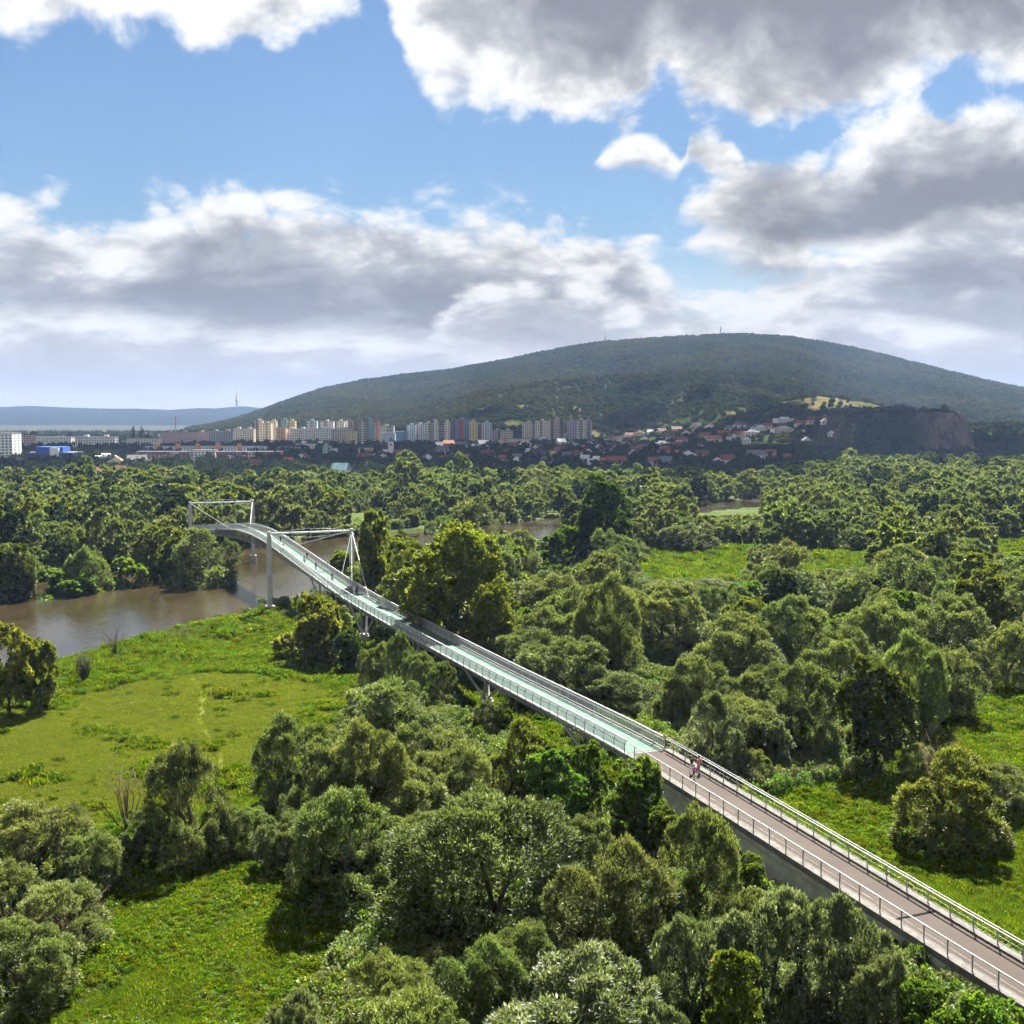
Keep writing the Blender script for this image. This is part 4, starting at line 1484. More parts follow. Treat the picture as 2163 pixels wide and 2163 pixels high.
def strip(name, prof, ss, mats, parent, zoff=0.0, smooth=True):
    """sweeps a closed cross-section (offset, height) along the deck line"""
    n = len(prof)
    V, F = [], []
    for s in ss:
        z = float(deck_z(s)) + zoff
        for (o, h) in prof:
            V.append(bpt(s, o, z + h))
    for i in range(len(ss) - 1):
        for k in range(n):
            k2 = (k + 1) % n
            F.append((i * n + k, i * n + k2, (i + 1) * n + k2, (i + 1) * n + k))
    F.append(tuple(range(n)))
    e = (len(ss) - 1) * n
    F.append(tuple(range(e + n - 1, e - 1, -1)))
    me = bpy.data.meshes.new(name)
    me.from_pydata(V, [], F)
    for m_ in (mats if isinstance(mats, (list, tuple)) else [mats]):
        me.materials.append(m_)
    bm = bmesh.new()
    bm.from_mesh(me)
    bmesh.ops.recalc_face_normals(bm, faces=bm.faces)
    bm.to_mesh(me)
    bm.free()
    return link(bpy.data.objects.new(name, me), parent)


def rect(o0, o1, h0, h1):
    return [(o0, h0), (o1, h0), (o1, h1), (o0, h1)]


CYL = {}


def unit_cyl(mat, seg=8):
    k = (mat.name, seg)
    if k not in CYL:
        CYL[k] = MB().tube([(0, 0, 0), (0, 0, 1)], 1.0, seg).mesh('round_bar', mat, False)
    return CYL[k]


def bar(name, a, b, r, mat, parent, seg=8):
    a, b = Vector(a), Vector(b)
    o = bpy.data.objects.new(name, unit_cyl(mat, seg))
    d = b - a
    o.location = a
    o.rotation_mode = 'QUATERNION'
    o.rotation_quaternion = d.to_track_quat('Z', 'Y')
    o.scale = (r, r, d.length)
    return link(o, parent)


bridge = empty('footbridge', (0, 0, 0))
tag(bridge, 'long pale steel footbridge with mint green deck arching over the brown river', 'bridge')

# deck: panels of mint green coating with fine joints, on a steel plate
deck = strip('deck_plate', rect(-2.28, 2.28, -0.30, -0.03), np.arange(S0, S1 + 0.1, 2.5), M_STEEL, bridge)
pan_s = np.arange(S0, S1 - 0.01, 2.5)
for s in pan_s:
    strip('deck_panel', rect(-DECK_W, DECK_W, -0.028, 0.012), [s + 0.02, s + 1.25, s + 2.48], M_DECK, deck)
strip('centre_line', rect(-0.05, 0.05, 0.0125, 0.016), np.arange(-22, 90, 2.0), M_KERB, deck)
strip('end_strip', rect(-2.25, 2.25, 0.0, 0.014), [S0 - 0.55, S0 - 0.05], M_KERB, deck)

# railings
post_mesh = {}
for sd in (-1, 1):
    rail = empty('railing', (0, 0, 0))
    rail.parent = bridge
    tag(rail, 'steel and wire railing along the %s side of the green deck' % ('left' if sd < 0 else 'right'))
    pm = MB()
    # flat curved post, leaning out at the foot and in at the top
    cs = [(2.30, -0.30), (2.42, 0.25), (2.42, 0.75), (2.30, 1.22), (2.16, 1.36)]
    for (o0, h0), (o1, h1) in zip(cs[:-1], cs[1:]):
        v = []
        for (o_, h_) in ((o0, h0), (o1, h1)):
            for dy in (-0.035, 0.035):
                for do in (-0.05, 0.05):
                    v.append((sd * (o_ + do), dy, h_))
        pm.add(v, [(0, 1, 5, 4), (1, 3, 7, 5), (3, 2, 6, 7), (2, 0, 4, 6), (0, 2, 3, 1), (4, 5, 7, 6)])
    post_me = pm.mesh('railing_post', M_STEEL)
    for s in np.arange(S0 + 0.1, S1, 2.3):
        o = bpy.data.objects.new('post', post_me)
        o.location = bpt(s, 0, float(deck_z(s)))
        o.rotation_euler = (0, 0, BTH)
        link(o, rail)
    ss = np.arange(S0, S1 + 0.1, 2.3)
    strip('top_rail', rect(sd * 2.16 - 0.045, sd * 2.16 + 0.045, 1.32, 1.42), ss, M_STEEL, rail)
    strip('middle_rail', rect(sd * 2.36 - 0.025, sd * 2.36 + 0.025, 0.90, 0.95), ss, M_STEEL, rail)
    strip('bottom_rail', rect(sd * 2.34 - 0.035, sd * 2.34 + 0.035, 0.10, 0.17), ss, M_STEEL, rail)
    wire = empty('wire_infill', (0, 0, 0))
    wire.parent = rail
    # upright wires, joined: too fine to pick apart
    mb = MB()
    for s in np.arange(S0 + 0.1, S1, 0.46 if sd < 0 else 0.34):
        z = float(deck_z(s))
        for (o0, h0), (o1, h1) in (((2.36, 0.12), (2.40, 0.75)), ((2.40, 0.75), (2.19, 1.34))):
            a, b = Vector(bpt(s, sd * o0, z + h0)), Vector(bpt(s, sd * o1, z + h1))
            t = Vector((BD[0], BD[1], 0)) * 0.018
            n = Vector((BN[0], BN[1], 0)) * 0.012
            mb.add([a - t - n, a + t - n, a + t + n, a - t + n, b - t - n, b + t - n, b + t + n, b - t + n],
                   [(0, 1, 5, 4), (1, 2, 6, 5), (2, 3, 7, 6), (3, 0, 4, 7)])
    tag(mb.obj('upright_wires', M_STEEL, rail), kind='stuff')
    bpy.data.objects.remove(wire)
    V, F = [], []
    for s in ss:
        z = float(deck_z(s))
        for (o, h) in ((2.37, 0.15), (2.41, 0.75), (2.19, 1.33)):
            V.append(bpt(s, sd * o, z + h))
    for i in range(len(ss) - 1):
        for k in range(2):
            F.append((i * 3 + k, i * 3 + k + 1, i * 3 + 4 + k, i * 3 + 3 + k))
    mm = bpy.data.meshes.new('wire_mesh')
    mm.from_pydata(V, [], F)
    mm.materials.append(M_WIRE)
    link(bpy.data.objects.new('wire_mesh', mm), rail)

# truss under the deck: triangular section, deeper over the river
truss = empty('truss', (0, 0, 0))
truss.parent = bridge


def truss_depth(s):
    return 1.15 + 1.35 * float(np.exp(-((s - 42) / 45.0) ** 2))


ts = np.arange(S0 + 1.0, S1 - 0.5, 3.0)
for sd in (-1, 1):
    mb = MB()
    mb.tube([bpt(s, sd * 1.75, deck_z(s) - 0.42) for s in ts], 0.11, 8)
    mb.obj('top_chord', M_TRUSS, truss, True)
    mb = MB()
    mb.tube([bpt(s, sd * 0.75, deck_z(s) - 0.35 - truss_depth(s)) for s in ts], 0.13, 8)
    mb.obj('bottom_chord', M_TRUSS, truss, True)
    for i in range(len(ts) - 1):
        s, s2 = ts[i], ts[i + 1]
        m_ = (s + s2) / 2
        zb = deck_z(m_) - 0.35 - truss_depth(m_)
        bar('diagonal', bpt(s, sd * 1.75, deck_z(s) - 0.42), bpt(m_, sd * 0.75, zb), 0.055, M_TRUSS, truss, 6)
        bar('diagonal', bpt(m_, sd * 0.75, zb), bpt(s2, sd * 1.75, deck_z(s2) - 0.42), 0.055, M_TRUSS, truss, 6)
for s in ts[::2]:
    bar('cross_beam', bpt(s, -2.2, deck_z(s) - 0.38), bpt(s, 2.2, deck_z(s) - 0.38), 0.075, M_TRUSS, truss, 6)
    zb = deck_z(s) - 0.35 - truss_depth(s)
    bar('cross_beam', bpt(s, -0.75, zb), bpt(s, 0.75, zb), 0.06, M_TRUSS, truss, 6)

# V-shaped supports on concrete drums
for s in (-134.0, -103.3, -74.0, -45.5, -17.0, 112.0):
    pier = empty('support', (0, 0, 0))
    pier.parent = bridge
    gz = float(ground_z(*bpt(s, 0)[:2]))
    if s == -17.0:
        gz = max(gz, -1.5)
    zt = float(deck_z(s)) - 0.9
    drum_top = max(gz + 1.5, zt - 5.2)
    base = bpt(s, 0, drum_top)
    for ds in (-4.0, 4.0):
        for so in (-1, 1):
            bar('leg', (base[0] + BN[0] * so * 0.35, base[1] + BN[1] * so * 0.35, drum_top), bpt(s + ds, so * 1.75, float(deck_z(s + ds)) - 0.5), 0.19, M_STEEL, pier, 10)
    mb = MB()
    mb.tube([(base[0], base[1], gz - 1.0), (base[0], base[1], drum_top - 0.35), (base[0], base[1], drum_top - 0.34), (base[0], base[1], drum_top)], [0.98, 0.98, 0.80, 0.80], 20)
    mb.obj('concrete_drum', M_CONC, pier)

# masts, struts between them and stays
PYS = {}
for (s, nm) in ((-8.0, 'near'), (92.0, 'far')):
    for sd in (-1, 1):
        x, y, _ = bpt(s, sd * 8.75)
        gz = float(ground_z(x, y))
        gz = max(gz, -0.3)
        mast = empty('mast', (0, 0, 0))
        mast.parent = bridge
        tag(mast, '%s %s square steel mast on a concrete foot' % (nm, 'left' if sd < 0 else 'right'))
        H_ = 17.0
        mb = MB()
        r_ = 0.62
        c, sn = math.cos(BTH), math.sin(BTH)
        # tapered square shaft with chamfered corners
        for (z0, z1, a0, a1) in ((gz - 1.0, H_ - 1.25, 0.50, 0.44),):
            v = []
            for z, a in ((z0, a0), (z1, a1)):
                ch = a * 0.72
                for (px_, py_) in ((a, -ch), (a, ch), (ch, a), (-ch, a), (-a, ch), (-a, -ch), (-ch, -a), (ch, -a)):
                    v.append((x + c * px_ - sn * py_, y + sn * px_ + c * py_, z))
            f = [(k, (k + 1) % 8, 8 + (k + 1) % 8, 8 + k) for k in range(8)] + [tuple(range(7, -1, -1)), tuple(range(8, 16))]
            mb.add(v, f)
        mb.obj('shaft', M_STEEL, mast)
        mb = MB()
        mb.tube([(x, y, H_ - 1.30), (x, y, H_ - 1.12)], 0.56, 12)
        mb.tube([(x, y, H_ - 1.12), (x, y, H_ - 0.15), (x, y, H_)], [0.43, 0.43, 0.32], 12)
        mb.obj('mast_head', M_STEEL, mast)
        mb = MB()
        mb.tube([(x, y, gz - 1.5), (x, y, gz + 1.4), (x, y, gz + 1.55)], [1.05, 1.05, 0.95], 18)
        mb.obj('concrete_foot', M_CONC, mast)
        PYS[(nm, sd)] = (x, y, H_ - 0.45)
    # strut between the two heads, stiffened by thin cables on king posts
    L_, R_ = Vector(PYS[(nm, -1)]), Vector(PYS[(nm, 1)])
    st = empty('mast_strut', (0, 0, 0))
    st.parent = bridge
    bar('strut_tube', L_, R_, 0.20, M_STEEL, st, 12)
    tops = {}
    for k, t in enumerate((0.27, 0.5, 0.73)):
        c_ = L_.lerp(R_, t)
        hgt = 1.05 if k == 1 else 0.80
        bar('king_post', c_ - Vector((0, 0, hgt)), c_ + Vector((0, 0, hgt * 0.75)), 0.07, M_STEEL, st, 8)
        fw = Vector((BD[0], BD[1], 0)) * hgt
        bar('king_post', c_ - fw, c_ + fw, 0.06, M_STEEL, st, 8)
        tops[k] = (c_, hgt)
    for dirv in (Vector((0, 0, 0.75)), Vector((0, 0, -1)), Vector((BD[0], BD[1], 0)), Vector((-BD[0], -BD[1], 0))):
        seq = [L_] + [tops[k][0] + dirv * tops[k][1] for k in range(3)] + [R_]
        for a, b in zip(seq[:-1], seq[1:]):
            bar('bracing_cable', a, b, 0.022, M_GALV, st, 5)
for (nm, sd), top in PYS.items():
    s = -8.0 if nm == 'near' else 92.0
    sgn = 1 if nm == 'near' else -1
    for sa, r_ in ((s + sgn * 27.0, 0.065), (s - sgn * 33.0, 0.065), (s - sgn * 14.0, 0.022), (s - sgn * 22.0, 0.028)):
        bar('stay', top, bpt(sa, sd * 2.30, float(deck_z(sa)) - 0.25), r_, M_STEEL, bridge, 8)

# ------------------------------------------------------------------ approach ramp
ramp = empty('approach_ramp', (0, 0, 0))
tag(ramp, 'concrete approach ramp with pinkish asphalt, pale kerbs and steel railings', 'ramp')
R0, R1 = -258.0, S0 - 0.6
rs_s = np.arange(R0, R1 + 0.1, 3.0)
rs_s[-1] = R1
strip('asphalt_surface', rect(-1.98, 1.98, -0.35, 0.0), rs_s, M_RAMP, ramp)
for sd in (-1, 1):
    ks = np.arange(R0, R1 - 0.1, 4.0)
    for s in ks:
        e2 = min(s + 3.985, R1)
        strip('kerb_stone', rect(sd * 2.32 - 0.33, sd * 2.32 + 0.33, -0.38, 0.16), [s, (s + e2) / 2, e2], M_KERB, ramp)
    strip('drain', rect(sd * 1.985 - 0.004, sd * 1.985 + 0.004, -0.2, 0.004), rs_s, M_DARKGAP, ramp)
    for s in np.arange(R0, R1 - 0.1, 6.0):
        e2 = min(s + 5.97, R1)
        V, F = [], []
        for q in (s, (s + e2) / 2, e2):
            z = float(deck_z(q)) - 0.385
            gz = min(float(ground_z(*bpt(q, sd * 4.0)[:2])), z) - 1.5
            for (o, zz) in ((sd * 2.44, gz), (sd * 2.44, z), (sd * 2.10, z), (sd * 2.10, gz)):
                V.append(bpt(q, o, zz))
        for i in range(2):
            for k in range(4):
                F.append((i * 4 + k, i * 4 + (k + 1) % 4, i * 4 + 4 + (k + 1) % 4, i * 4 + 4 + k))
        F += [(0, 1, 2, 3), (11, 10, 9, 8)]
        me = bpy.data.meshes.new('wall_panel')
        me.from_pydata(V, [], F)
        me.materials.append(M_WALL)
        link(bpy.data.objects.new('wall_panel', me), ramp)
    strip('wall_coping', rect(sd * 2.50 - 0.22, sd * 2.50 + 0.22, -0.80, -0.386), rs_s, M_CONC, ramp)
    rail = empty('ramp_railing', (0, 0, 0))
    rail.parent = ramp
    pm = MB().box(-0.03, 0.03, -0.045, 0.045, 0.0, 1.16)
    pme = pm.mesh('ramp_post', M_GALV)
    for s in np.arange(R0 + 1.0, R1, 2.35):
        o = bpy.data.objects.new('post', pme)
        o.location = bpt(s, sd * 2.32, float(deck_z(s)) + 0.16)
        o.rotation_euler = (0, 0, BTH)
        link(o, rail)
    for (oo, hh_, r_) in ((sd * 2.20, 1.24, 0.050), (sd * 2.38, 1.36, 0.035)):
        mb = MB()
        mb.tube([bpt(s, oo, float(deck_z(s)) + hh_) for s in rs_s], r_, 8)
        mb.obj('handrail', M_GALV, rail, True)
    # thin infill wires
    for hh_ in (0.45, 0.80):
        mb = MB()
        mb.tube([bpt(s, sd * 2.32, float(deck_z(s)) + hh_) for s in rs_s], 0.010, 4)
        mb.obj('wire', M_GALV, rail, True)
strip('expansion_joint', rect(-1.97, 1.97, 0.001, 0.006), [-187.75, -187.45], M_DARKGAP, ramp)
strip('expansion_joint', rect(-1.97, 1.97, 0.001, 0.006), [-221.75, -221.45], M_DARKGAP, ramp)
# abutment face under the deck end
mb = MB()
V = [bpt(R1, -2.4, -1.5), bpt(R1, 2.4, -1.5), bpt(R1 + 0.8, 2.4, -1.5), bpt(R1 + 0.8, -2.4, -1.5)]
zt = float(deck_z(S0)) - 0.75
V += [(v[0], v[1], zt) for v in V]
mb.add(V, [(0, 3, 2, 1), (4, 5, 6, 7), (0, 1, 5, 4), (1, 2, 6, 5), (2, 3, 7, 6), (3, 0, 4, 7)])
mb.obj('abutment', M_WALL, ramp)

# ------------------------------------------------------------------ town
COLS = {
    'white': (0.62, 0.62, 0.60), 'cream': (0.58, 0.52, 0.40), 'beige': (0.50, 0.44, 0.34), 'peach': (0.58, 0.36, 0.22), 'yellow': (0.62, 0.52, 0.22),
    'pale_blue': (0.42, 0.50, 0.58), 'blue': (0.03, 0.09, 0.38), 'slate_blue': (0.16, 0.24, 0.36), 'teal': (0.20, 0.34, 0.34), 'brown': (0.24, 0.17, 0.13),
    'maroon': (0.24, 0.10, 0.10), 'red': (0.38, 0.08, 0.06), 'mint': (0.34, 0.52, 0.38), 'grey': (0.34, 0.34, 0.34), 'pink': (0.50, 0.36, 0.33), 'lilac': (0.42, 0.38, 0.44),
    'purple': (0.20, 0.07, 0.20), 'orange': (0.58, 0.27, 0.10), 'ivory': (0.66, 0.62, 0.52), 'dark_blue': (0.07, 0.13, 0.24),
}
ROOFC = {'red': (0.21, 0.080, 0.058), 'brown': (0.15, 0.080, 0.060), 'grey': (0.15, 0.15, 0.16), 'orange': (0.34, 0.14, 0.07), 'teal': (0.10, 0.20, 0.21), 'dark': (0.06, 0.06, 0.07), 'pale': (0.52, 0.52, 0.52), 'turquoise': (0.22, 0.38, 0.42)}
MW = {k: plain_mat('%s_render' % k, tuple(min(0.85, q * 1.28) for q in v), 0.9, nscale=0.25, namp=0.10, spec=0.2) for k, v in COLS.items()}
MR = {k: plain_mat('%s_roofing' % k, v, 0.85, nscale=0.5, namp=0.22, spec=0.2) for k, v in ROOFC.items()}
M_GLASS = plain_mat('window_glass', (0.045, 0.055, 0.07), 0.25, spec=0.5)
M_FRAME = plain_mat('white_window_frame', (0.62, 0.62, 0.62), 0.6)


def at_dist(u, v, Y):
    d = px_ray(u, v)
    t = Y / d[1]
    return d[0] * t, Y, CAMZ + d[2] * t


def grid_windows(mb, x0, x1, z0, z1, yf, nx, nz, wf=0.55, hf=0.50, mi=0):
    dx, dz = (x1 - x0) / nx, (z1 - z0) / nz
    for i in range(nx):
        for k in range(nz):
            cx, cz = x0 + dx * (i + 0.5), z0 + dz * (k + 0.5)
            w_, h_ = dx * wf / 2, dz * hf / 2
            mb.box(cx - w_, cx + w_, yf - 0.12, yf + 0.05, cz - h_, cz + h_, mi)


def block(u0, u1, vt, Y, wall, label, stripes=(), depth=15.0, vb=None, lifts=1, roof='grey', rot=0.0, group=None, bal=(), name='apartment_block', cat='apartment block', floor=2.9, wing=1):
    """slab of flats: storeys, window grid, loggia strips, parapet and lift housing"""
    xa, _, _ = at_dist(u0, vt, Y)
    xb, _, zt = at_dist(u1, vt, Y)
    zg = float(terrain_z((xa + xb) / 2, Y)) - 0.5
    if vb is not None:
        zg = min(zg, at_dist(u0, vb, Y)[2])
    wd, ht = xb - xa, zt - zg
    root = empty(name, ((xa + xb) / 2, Y, zg), rot)
    tag(root, label, cat, group)
    hw = wd / 2
    MB().box(-hw, hw, 0, depth, 0, ht - 0.9).obj('wall', MW[wall], root)
    m_ = MB()
    m_.box(-hw - 0.2, hw + 0.2, -0.2, depth + 0.2, ht - 0.895, ht - 0.35)
    m_.box(-hw - 0.1, hw + 0.1, -0.1, depth + 0.1, ht - 0.345, ht - 0.2)
    m_.obj('roof', MR[roof], root)
    for k in range(lifts):
        cx = -hw + wd * (k + 0.5) / lifts
        MB().box(cx - min(2.6, hw * 0.5), cx + min(2.6, hw * 0.5), depth * 0.3, depth * 0.7, ht - 0.19, ht + 2.3).obj('lift_housing', MW[wall], root)
    n = max(2, int(round((ht - 2) / floor)))
    free = [(-hw, hw)]
    for (a, b, col) in stripes:
        xa_, xb_ = -hw + wd * a, -hw + wd * b
        MB().box(xa_, xb_, -0.35, -0.001, 0.2, ht - 1.0).obj('coloured_panel', MW[col], root)
    used = [(a, b) for (a, b, c) in stripes] + list(bal)
    wm = MB()
    nx = max(1, int(wd / 3.4))
    dx = wd / nx
    for i in range(nx):
        f = (i + 0.5) / nx
        if any(a <= f <= b for a, b in bal):
            continue
        yf = -0.35 if any(a <= f <= b for (a, b, c) in stripes) else 0.0
        grid_windows(wm, -hw + dx * i, -hw + dx * (i + 1), 1.5, 1.5 + n * (ht - 3.0) / n, yf, 1, n)
    # windows on the gable sides
    for sx in (-1, 1):
        for k in range(n):
            cz = 1.5 + (k + 0.5) * (ht - 3.0) / n
            for yy in (depth * 0.3, depth * 0.7):
                x = sx * hw
                wm.box(min(x - 0.05, x + 0.1), max(x - 0.05, x + 0.1), yy - 0.8, yy + 0.8, cz - 0.7, cz + 0.7)
    tag(wm.obj('windows', M_GLASS, root), kind='stuff')
    for (a, b) in bal:
        xa_, xb_ = -hw + wd * a, -hw + wd * b
        MB().box(xa_, xb_, -0.15, -0.002, 0.5, ht - 1.2).obj('loggia_recess', M_GLASS, root)
        bm_ = MB()
        for k in range(n):
            z = 1.2 + k * (ht - 3.0) / n
            bm_.box(xa_ + 0.1, xb_ - 0.1, -1.25, -0.16, z, z + 1.15)
        tag(bm_.obj('balconies', MW['beige' if wall != 'beige' else 'brown'], root), kind='stuff')
    return root


T2 = 2000.0
# back row of towers
block(538, 554, 887, T2 + 60, 'beige', 'beige tower at the left end of the tower row', bal=((0.1, 0.4),))
block(554, 572, 893, T2 + 30, 'cream', 'cream tower second from the left end of the tower row', bal=((0.35, 0.65),))
block(572, 583, 888, T2 + 90, 'beige', 'narrow beige tower just left of the peach gable')
block(583, 603, 902, T2 - 20, 'peach', 'block with a peach coloured end wall', lifts=0)
block(594, 606, 885, T2 + 160, 'teal', 'greenish tower behind the peach gable')
block(608, 623, 888, T2 + 170, 'yellow', 'yellowish tower behind the long white slab, left part')
block(603, 698, 905, T2, 'white', 'long white slab block in the middle of the left housing estate', lifts=4, stripes=((0.28, 0.33, 'cream'), (0.6, 0.65, 'cream')))
block(648, 669, 888, T2 + 150, 'pale_blue', 'blue and white tower behind the long white slab', bal=((0.4, 0.6),))
block(676, 704, 889, T2 + 140, 'white', 'white tower behind the right end of the long white slab', bal=((0.3, 0.5),))
block(711, 727, 889, T2 + 130, 'ivory', 'ivory tower behind the beige slab')
block(728, 744, 888, T2 + 150, 'brown', 'brown and ivory tower behind the beige slab', stripes=((0.2, 0.45, 'ivory'),))
block(698, 740, 905, T2 + 10, 'beige', 'plain beige slab right of the long white slab', lifts=2)
block(733, 752, 910, T2 - 30, 'yellow', 'block with a pale yellow end wall', lifts=0)
block(752, 776, 887, T2 + 20, 'brown', 'tower with brown and white balcony stacks', bal=((0.2, 0.45), (0.6, 0.85)), stripes=((0.46, 0.59, 'white'),))
block(776, 786, 885, T2 + 25, 'teal', 'narrow teal tower right of the brown balcony tower')
block(786, 800, 890, T2 + 60, 'maroon', 'dark red-brown tower beside the teal one', bal=((0.3, 0.6),))
block(800, 832, 899, T2 + 30, 'cream', 'stepped cream block before the gap in the tower row', bal=((0.55, 0.9),))
block(806, 834, 914, T2 - 60, 'pale_blue', 'low pale blue block in front of the stepped cream block', lifts=0)
block(835, 858, 911, T2 - 10, 'dark_blue', 'low dark blue block in the gap of the tower row', lifts=0)
block(859, 878, 897, T2, 'pale_blue', 'white and pale blue tower right of the dark blue block', stripes=((0.0, 0.35, 'white'),))
block(878, 897, 895, T2 + 20, 'white', 'white tower with a red stripe', stripes=((0.05, 0.25, 'red'), (0.5, 0.8, 'pale_blue')))
block(897, 913, 893, T2 + 10, 'cream', 'cream and brown tower left of the pale balcony tower', bal=((0.6, 0.95),))
block(913, 925, 889, T2 - 10, 'ivory', 'pale tower ribbed with balconies', bal=((0.0, 0.35),))
block(925, 939, 894, T2 + 20, 'brown', 'brown block full of balconies between two pale ribs', bal=((0.05, 0.95),))
block(939, 950, 890, T2 - 10, 'ivory', 'narrow pale tower left of the brown sliver')
block(950, 961, 890, T2 + 15, 'brown', 'brown sliver of flats left of the blue and red tower', bal=((0.1, 0.9),))
block(961, 991, 885, T2, 'slate_blue', 'slate blue tower with a red central stripe', stripes=((0.27, 0.58, 'red'),))
block(991, 1008, 889, T2 - 15, 'yellow', 'bright yellow tower beside the blue and red one')
block(1008, 1018, 896, T2 + 10, 'white', 'white balcony block right of the yellow tower', bal=((0.1, 0.9),))
block(1018, 1039, 892, T2, 'pale_blue', 'white and light blue tower ending that group', stripes=((0.0, 0.3, 'white'), (0.55, 0.75, 'white')))
block(1040, 1083, 908, T2 + 30, 'beige', 'low beige block right of the light blue tower', bal=((0.25, 0.4),), lifts=2)
block(1062, 1124, 926, T2 - 40, 'cream', 'long flat cream building in front of the low beige block', lifts=0)
block(1103, 1131, 891, T2 + 60, 'cream', 'left cream tower of the separate pair of groups', bal=((0.78, 0.98),))
block(1131, 1162, 888, T2 + 40, 'ivory', 'ivory tower in the middle of the separate group', bal=((0.3, 0.45),))
block(1162, 1192, 884, T2 + 70, 'beige', 'tallest cream and brown tower of the separate group', bal=((0.05, 0.25), (0.7, 0.95)))
block(1198, 1219, 887, T2 + 60, 'lilac', 'grey-lilac tower at the right of the estate')
block(1219, 1238, 887, T2 + 50, 'white', 'white tower with horizontal balcony bands', bal=((0.25, 0.6),))
block(1238, 1250, 889, T2 + 80, 'lilac', 'last lilac-brown tower of the estate on the right', bal=((0.3, 0.8),))
# nearer blocks on the left
block(-30, 25, 913, 1150, 'white', 'big pale block cut by the left edge', depth=22, lifts=0)
block(26, 66, 917, 1600, 'pink', 'pinkish block with a dark flat roof near the left edge', roof='dark', lifts=0)
block(70, 150, 922, 1750, 'white', 'low white row of flats behind the blue hall', lifts=0)
block(158, 243, 922, 1650, 'white', 'long white four-storey block left of the two poplars', lifts=2)
block(268, 336, 925, 1600, 'ivory', 'ivory four-storey block behind the two poplars', lifts=0)
block(340, 440, 912, 1900, 'pink', 'far pinkish row of flats right of the poplars', lifts=3)
block(440, 492, 910, 1850, 'grey', 'far grey block left of the tower row', lifts=2)
block(492, 536, 905, 1950, 'cream', 'cream block just left of the tower row', lifts=2)
r_ = block(306, 560, 941, 1330, 'white', 'long white block with five orange stair towers', lifts=0, depth=12)
for k, u in enumerate((332, 375, 417, 459, 505)):
    xa, _, _ = at_dist(u - 4, 937, 1330)
    xb, _, zt_ = at_dist(u + 4, 937, 1330)
    cx = r_.location.x
    MB().box(xa - cx, xb - cx, -1.2, 4.0, 0, zt_ - r_.location.z).obj('stair_tower', MW['orange'], r_)
block(288, 400, 953, 1180, 'maroon', 'red terraced flats with white balconies, left part', stripes=((0.30, 0.42, 'purple'), (0.65, 0.8, 'pink')), lifts=0, depth=12, bal=((0.05, 0.12), (0.5, 0.56)))
block(402, 455, 950, 1185, 'ivory', 'pale middle section between the two red terraces', lifts=0, depth=12)
block(456, 592, 953, 1175, 'red', 'red and purple terraced flats, right part', stripes=((0.1, 0.35, 'purple'), (0.5, 0.62, 'pink')), lifts=0, depth=12, bal=((0.4, 0.47), (0.7, 0.76)))
block(585, 630, 943, 1400, 'grey', 'plain grey block below the long white slab', lifts=0)
block(622, 692, 936, 1560, 'ivory', 'low ivory row between the grey block and the mint one', lifts=2)
block(682, 696, 940, 1300, 'mint', 'mint green gable of a small block', lifts=0)
block(696, 709, 946, 1300, 'white', 'white wing attached right of the mint green gable', lifts=0)
block(758, 785, 945, 1330, 'yellow', 'small pale yellow block left of the church', lifts=0)
# blue hall
bh = block(57, 152, 955, 1120, 'blue', 'cobalt blue hall with a white stair tower near the left edge', lifts=0, depth=30, name='blue_hall', cat='hall')
for (u0, u1, vt, col, nm, y0, y1) in ((72, 130, 944, 'blue', 'upper_storey', 3, 22), (106, 124, 946, 'white', 'stair_tower', -1.5, 4), (58, 150, 966, 'white', 'plinth_band', -0.6, -0.36)):
    xa, _, _ = at_dist(u0, vt, 1120)
    xb, _, zt_ = at_dist(u1, vt, 1120)
    MB().box(xa - bh.location.x, xb - bh.location.x, y0, y1, 0 if nm != 'upper_storey' else 5, zt_ - bh.location.z).obj(nm, MW[col], bh)
# church
cx_, cy_, cz_ = at_dist(826, 958, 1300)
cz_ = float(terrain_z(cx_, cy_))
ch = empty('church', (cx_, cy_, cz_))
tag(ch, 'small white church with a slim tower and a dark red roof', 'church')
MB().box(-2.6, 2.6, -2.6, 2.6, 0, 15).obj('tower', MW['white'], ch)
m_ = MB()
m_.add([(-2.9, -2.9, 15.0), (2.9, -2.9, 15.0), (2.9, 2.9, 15.0), (-2.9, 2.9, 15.0), (0, 0, 20.5)], [(0, 1, 4), (1, 2, 4), (2, 3, 4), (3, 0, 4), (3, 2, 1, 0)])
m_.obj('spire', MR['grey'], ch)
MB().box(-9, -2.61, -1, 14, 0, 7).obj('nave', MW['white'], ch)
m_ = MB()
m_.add([(-9.4, -1.4, 7.0), (-2.4, -1.4, 7.0), (-2.4, 14.4, 7.0), (-9.4, 14.4, 7.0), (-5.9, -1.4, 12.5), (-5.9, 14.4, 12.5)], [(0, 1, 4), (1, 2, 5, 4), (2, 3, 5), (3, 0, 4, 5), (3, 2, 1, 0)])
m_.obj('roof', MR['brown'], ch)
m_ = MB()
m_.box(-0.7, 0.7, -2.75, -2.6, 10.5, 13)
m_.obj('belfry_window', M_GLASS, ch)
m_ = MB()
m_.box(-1.0, 1.0, -2.75, -2.6, 0, 3)
m_.obj('door', MR['brown'], ch)

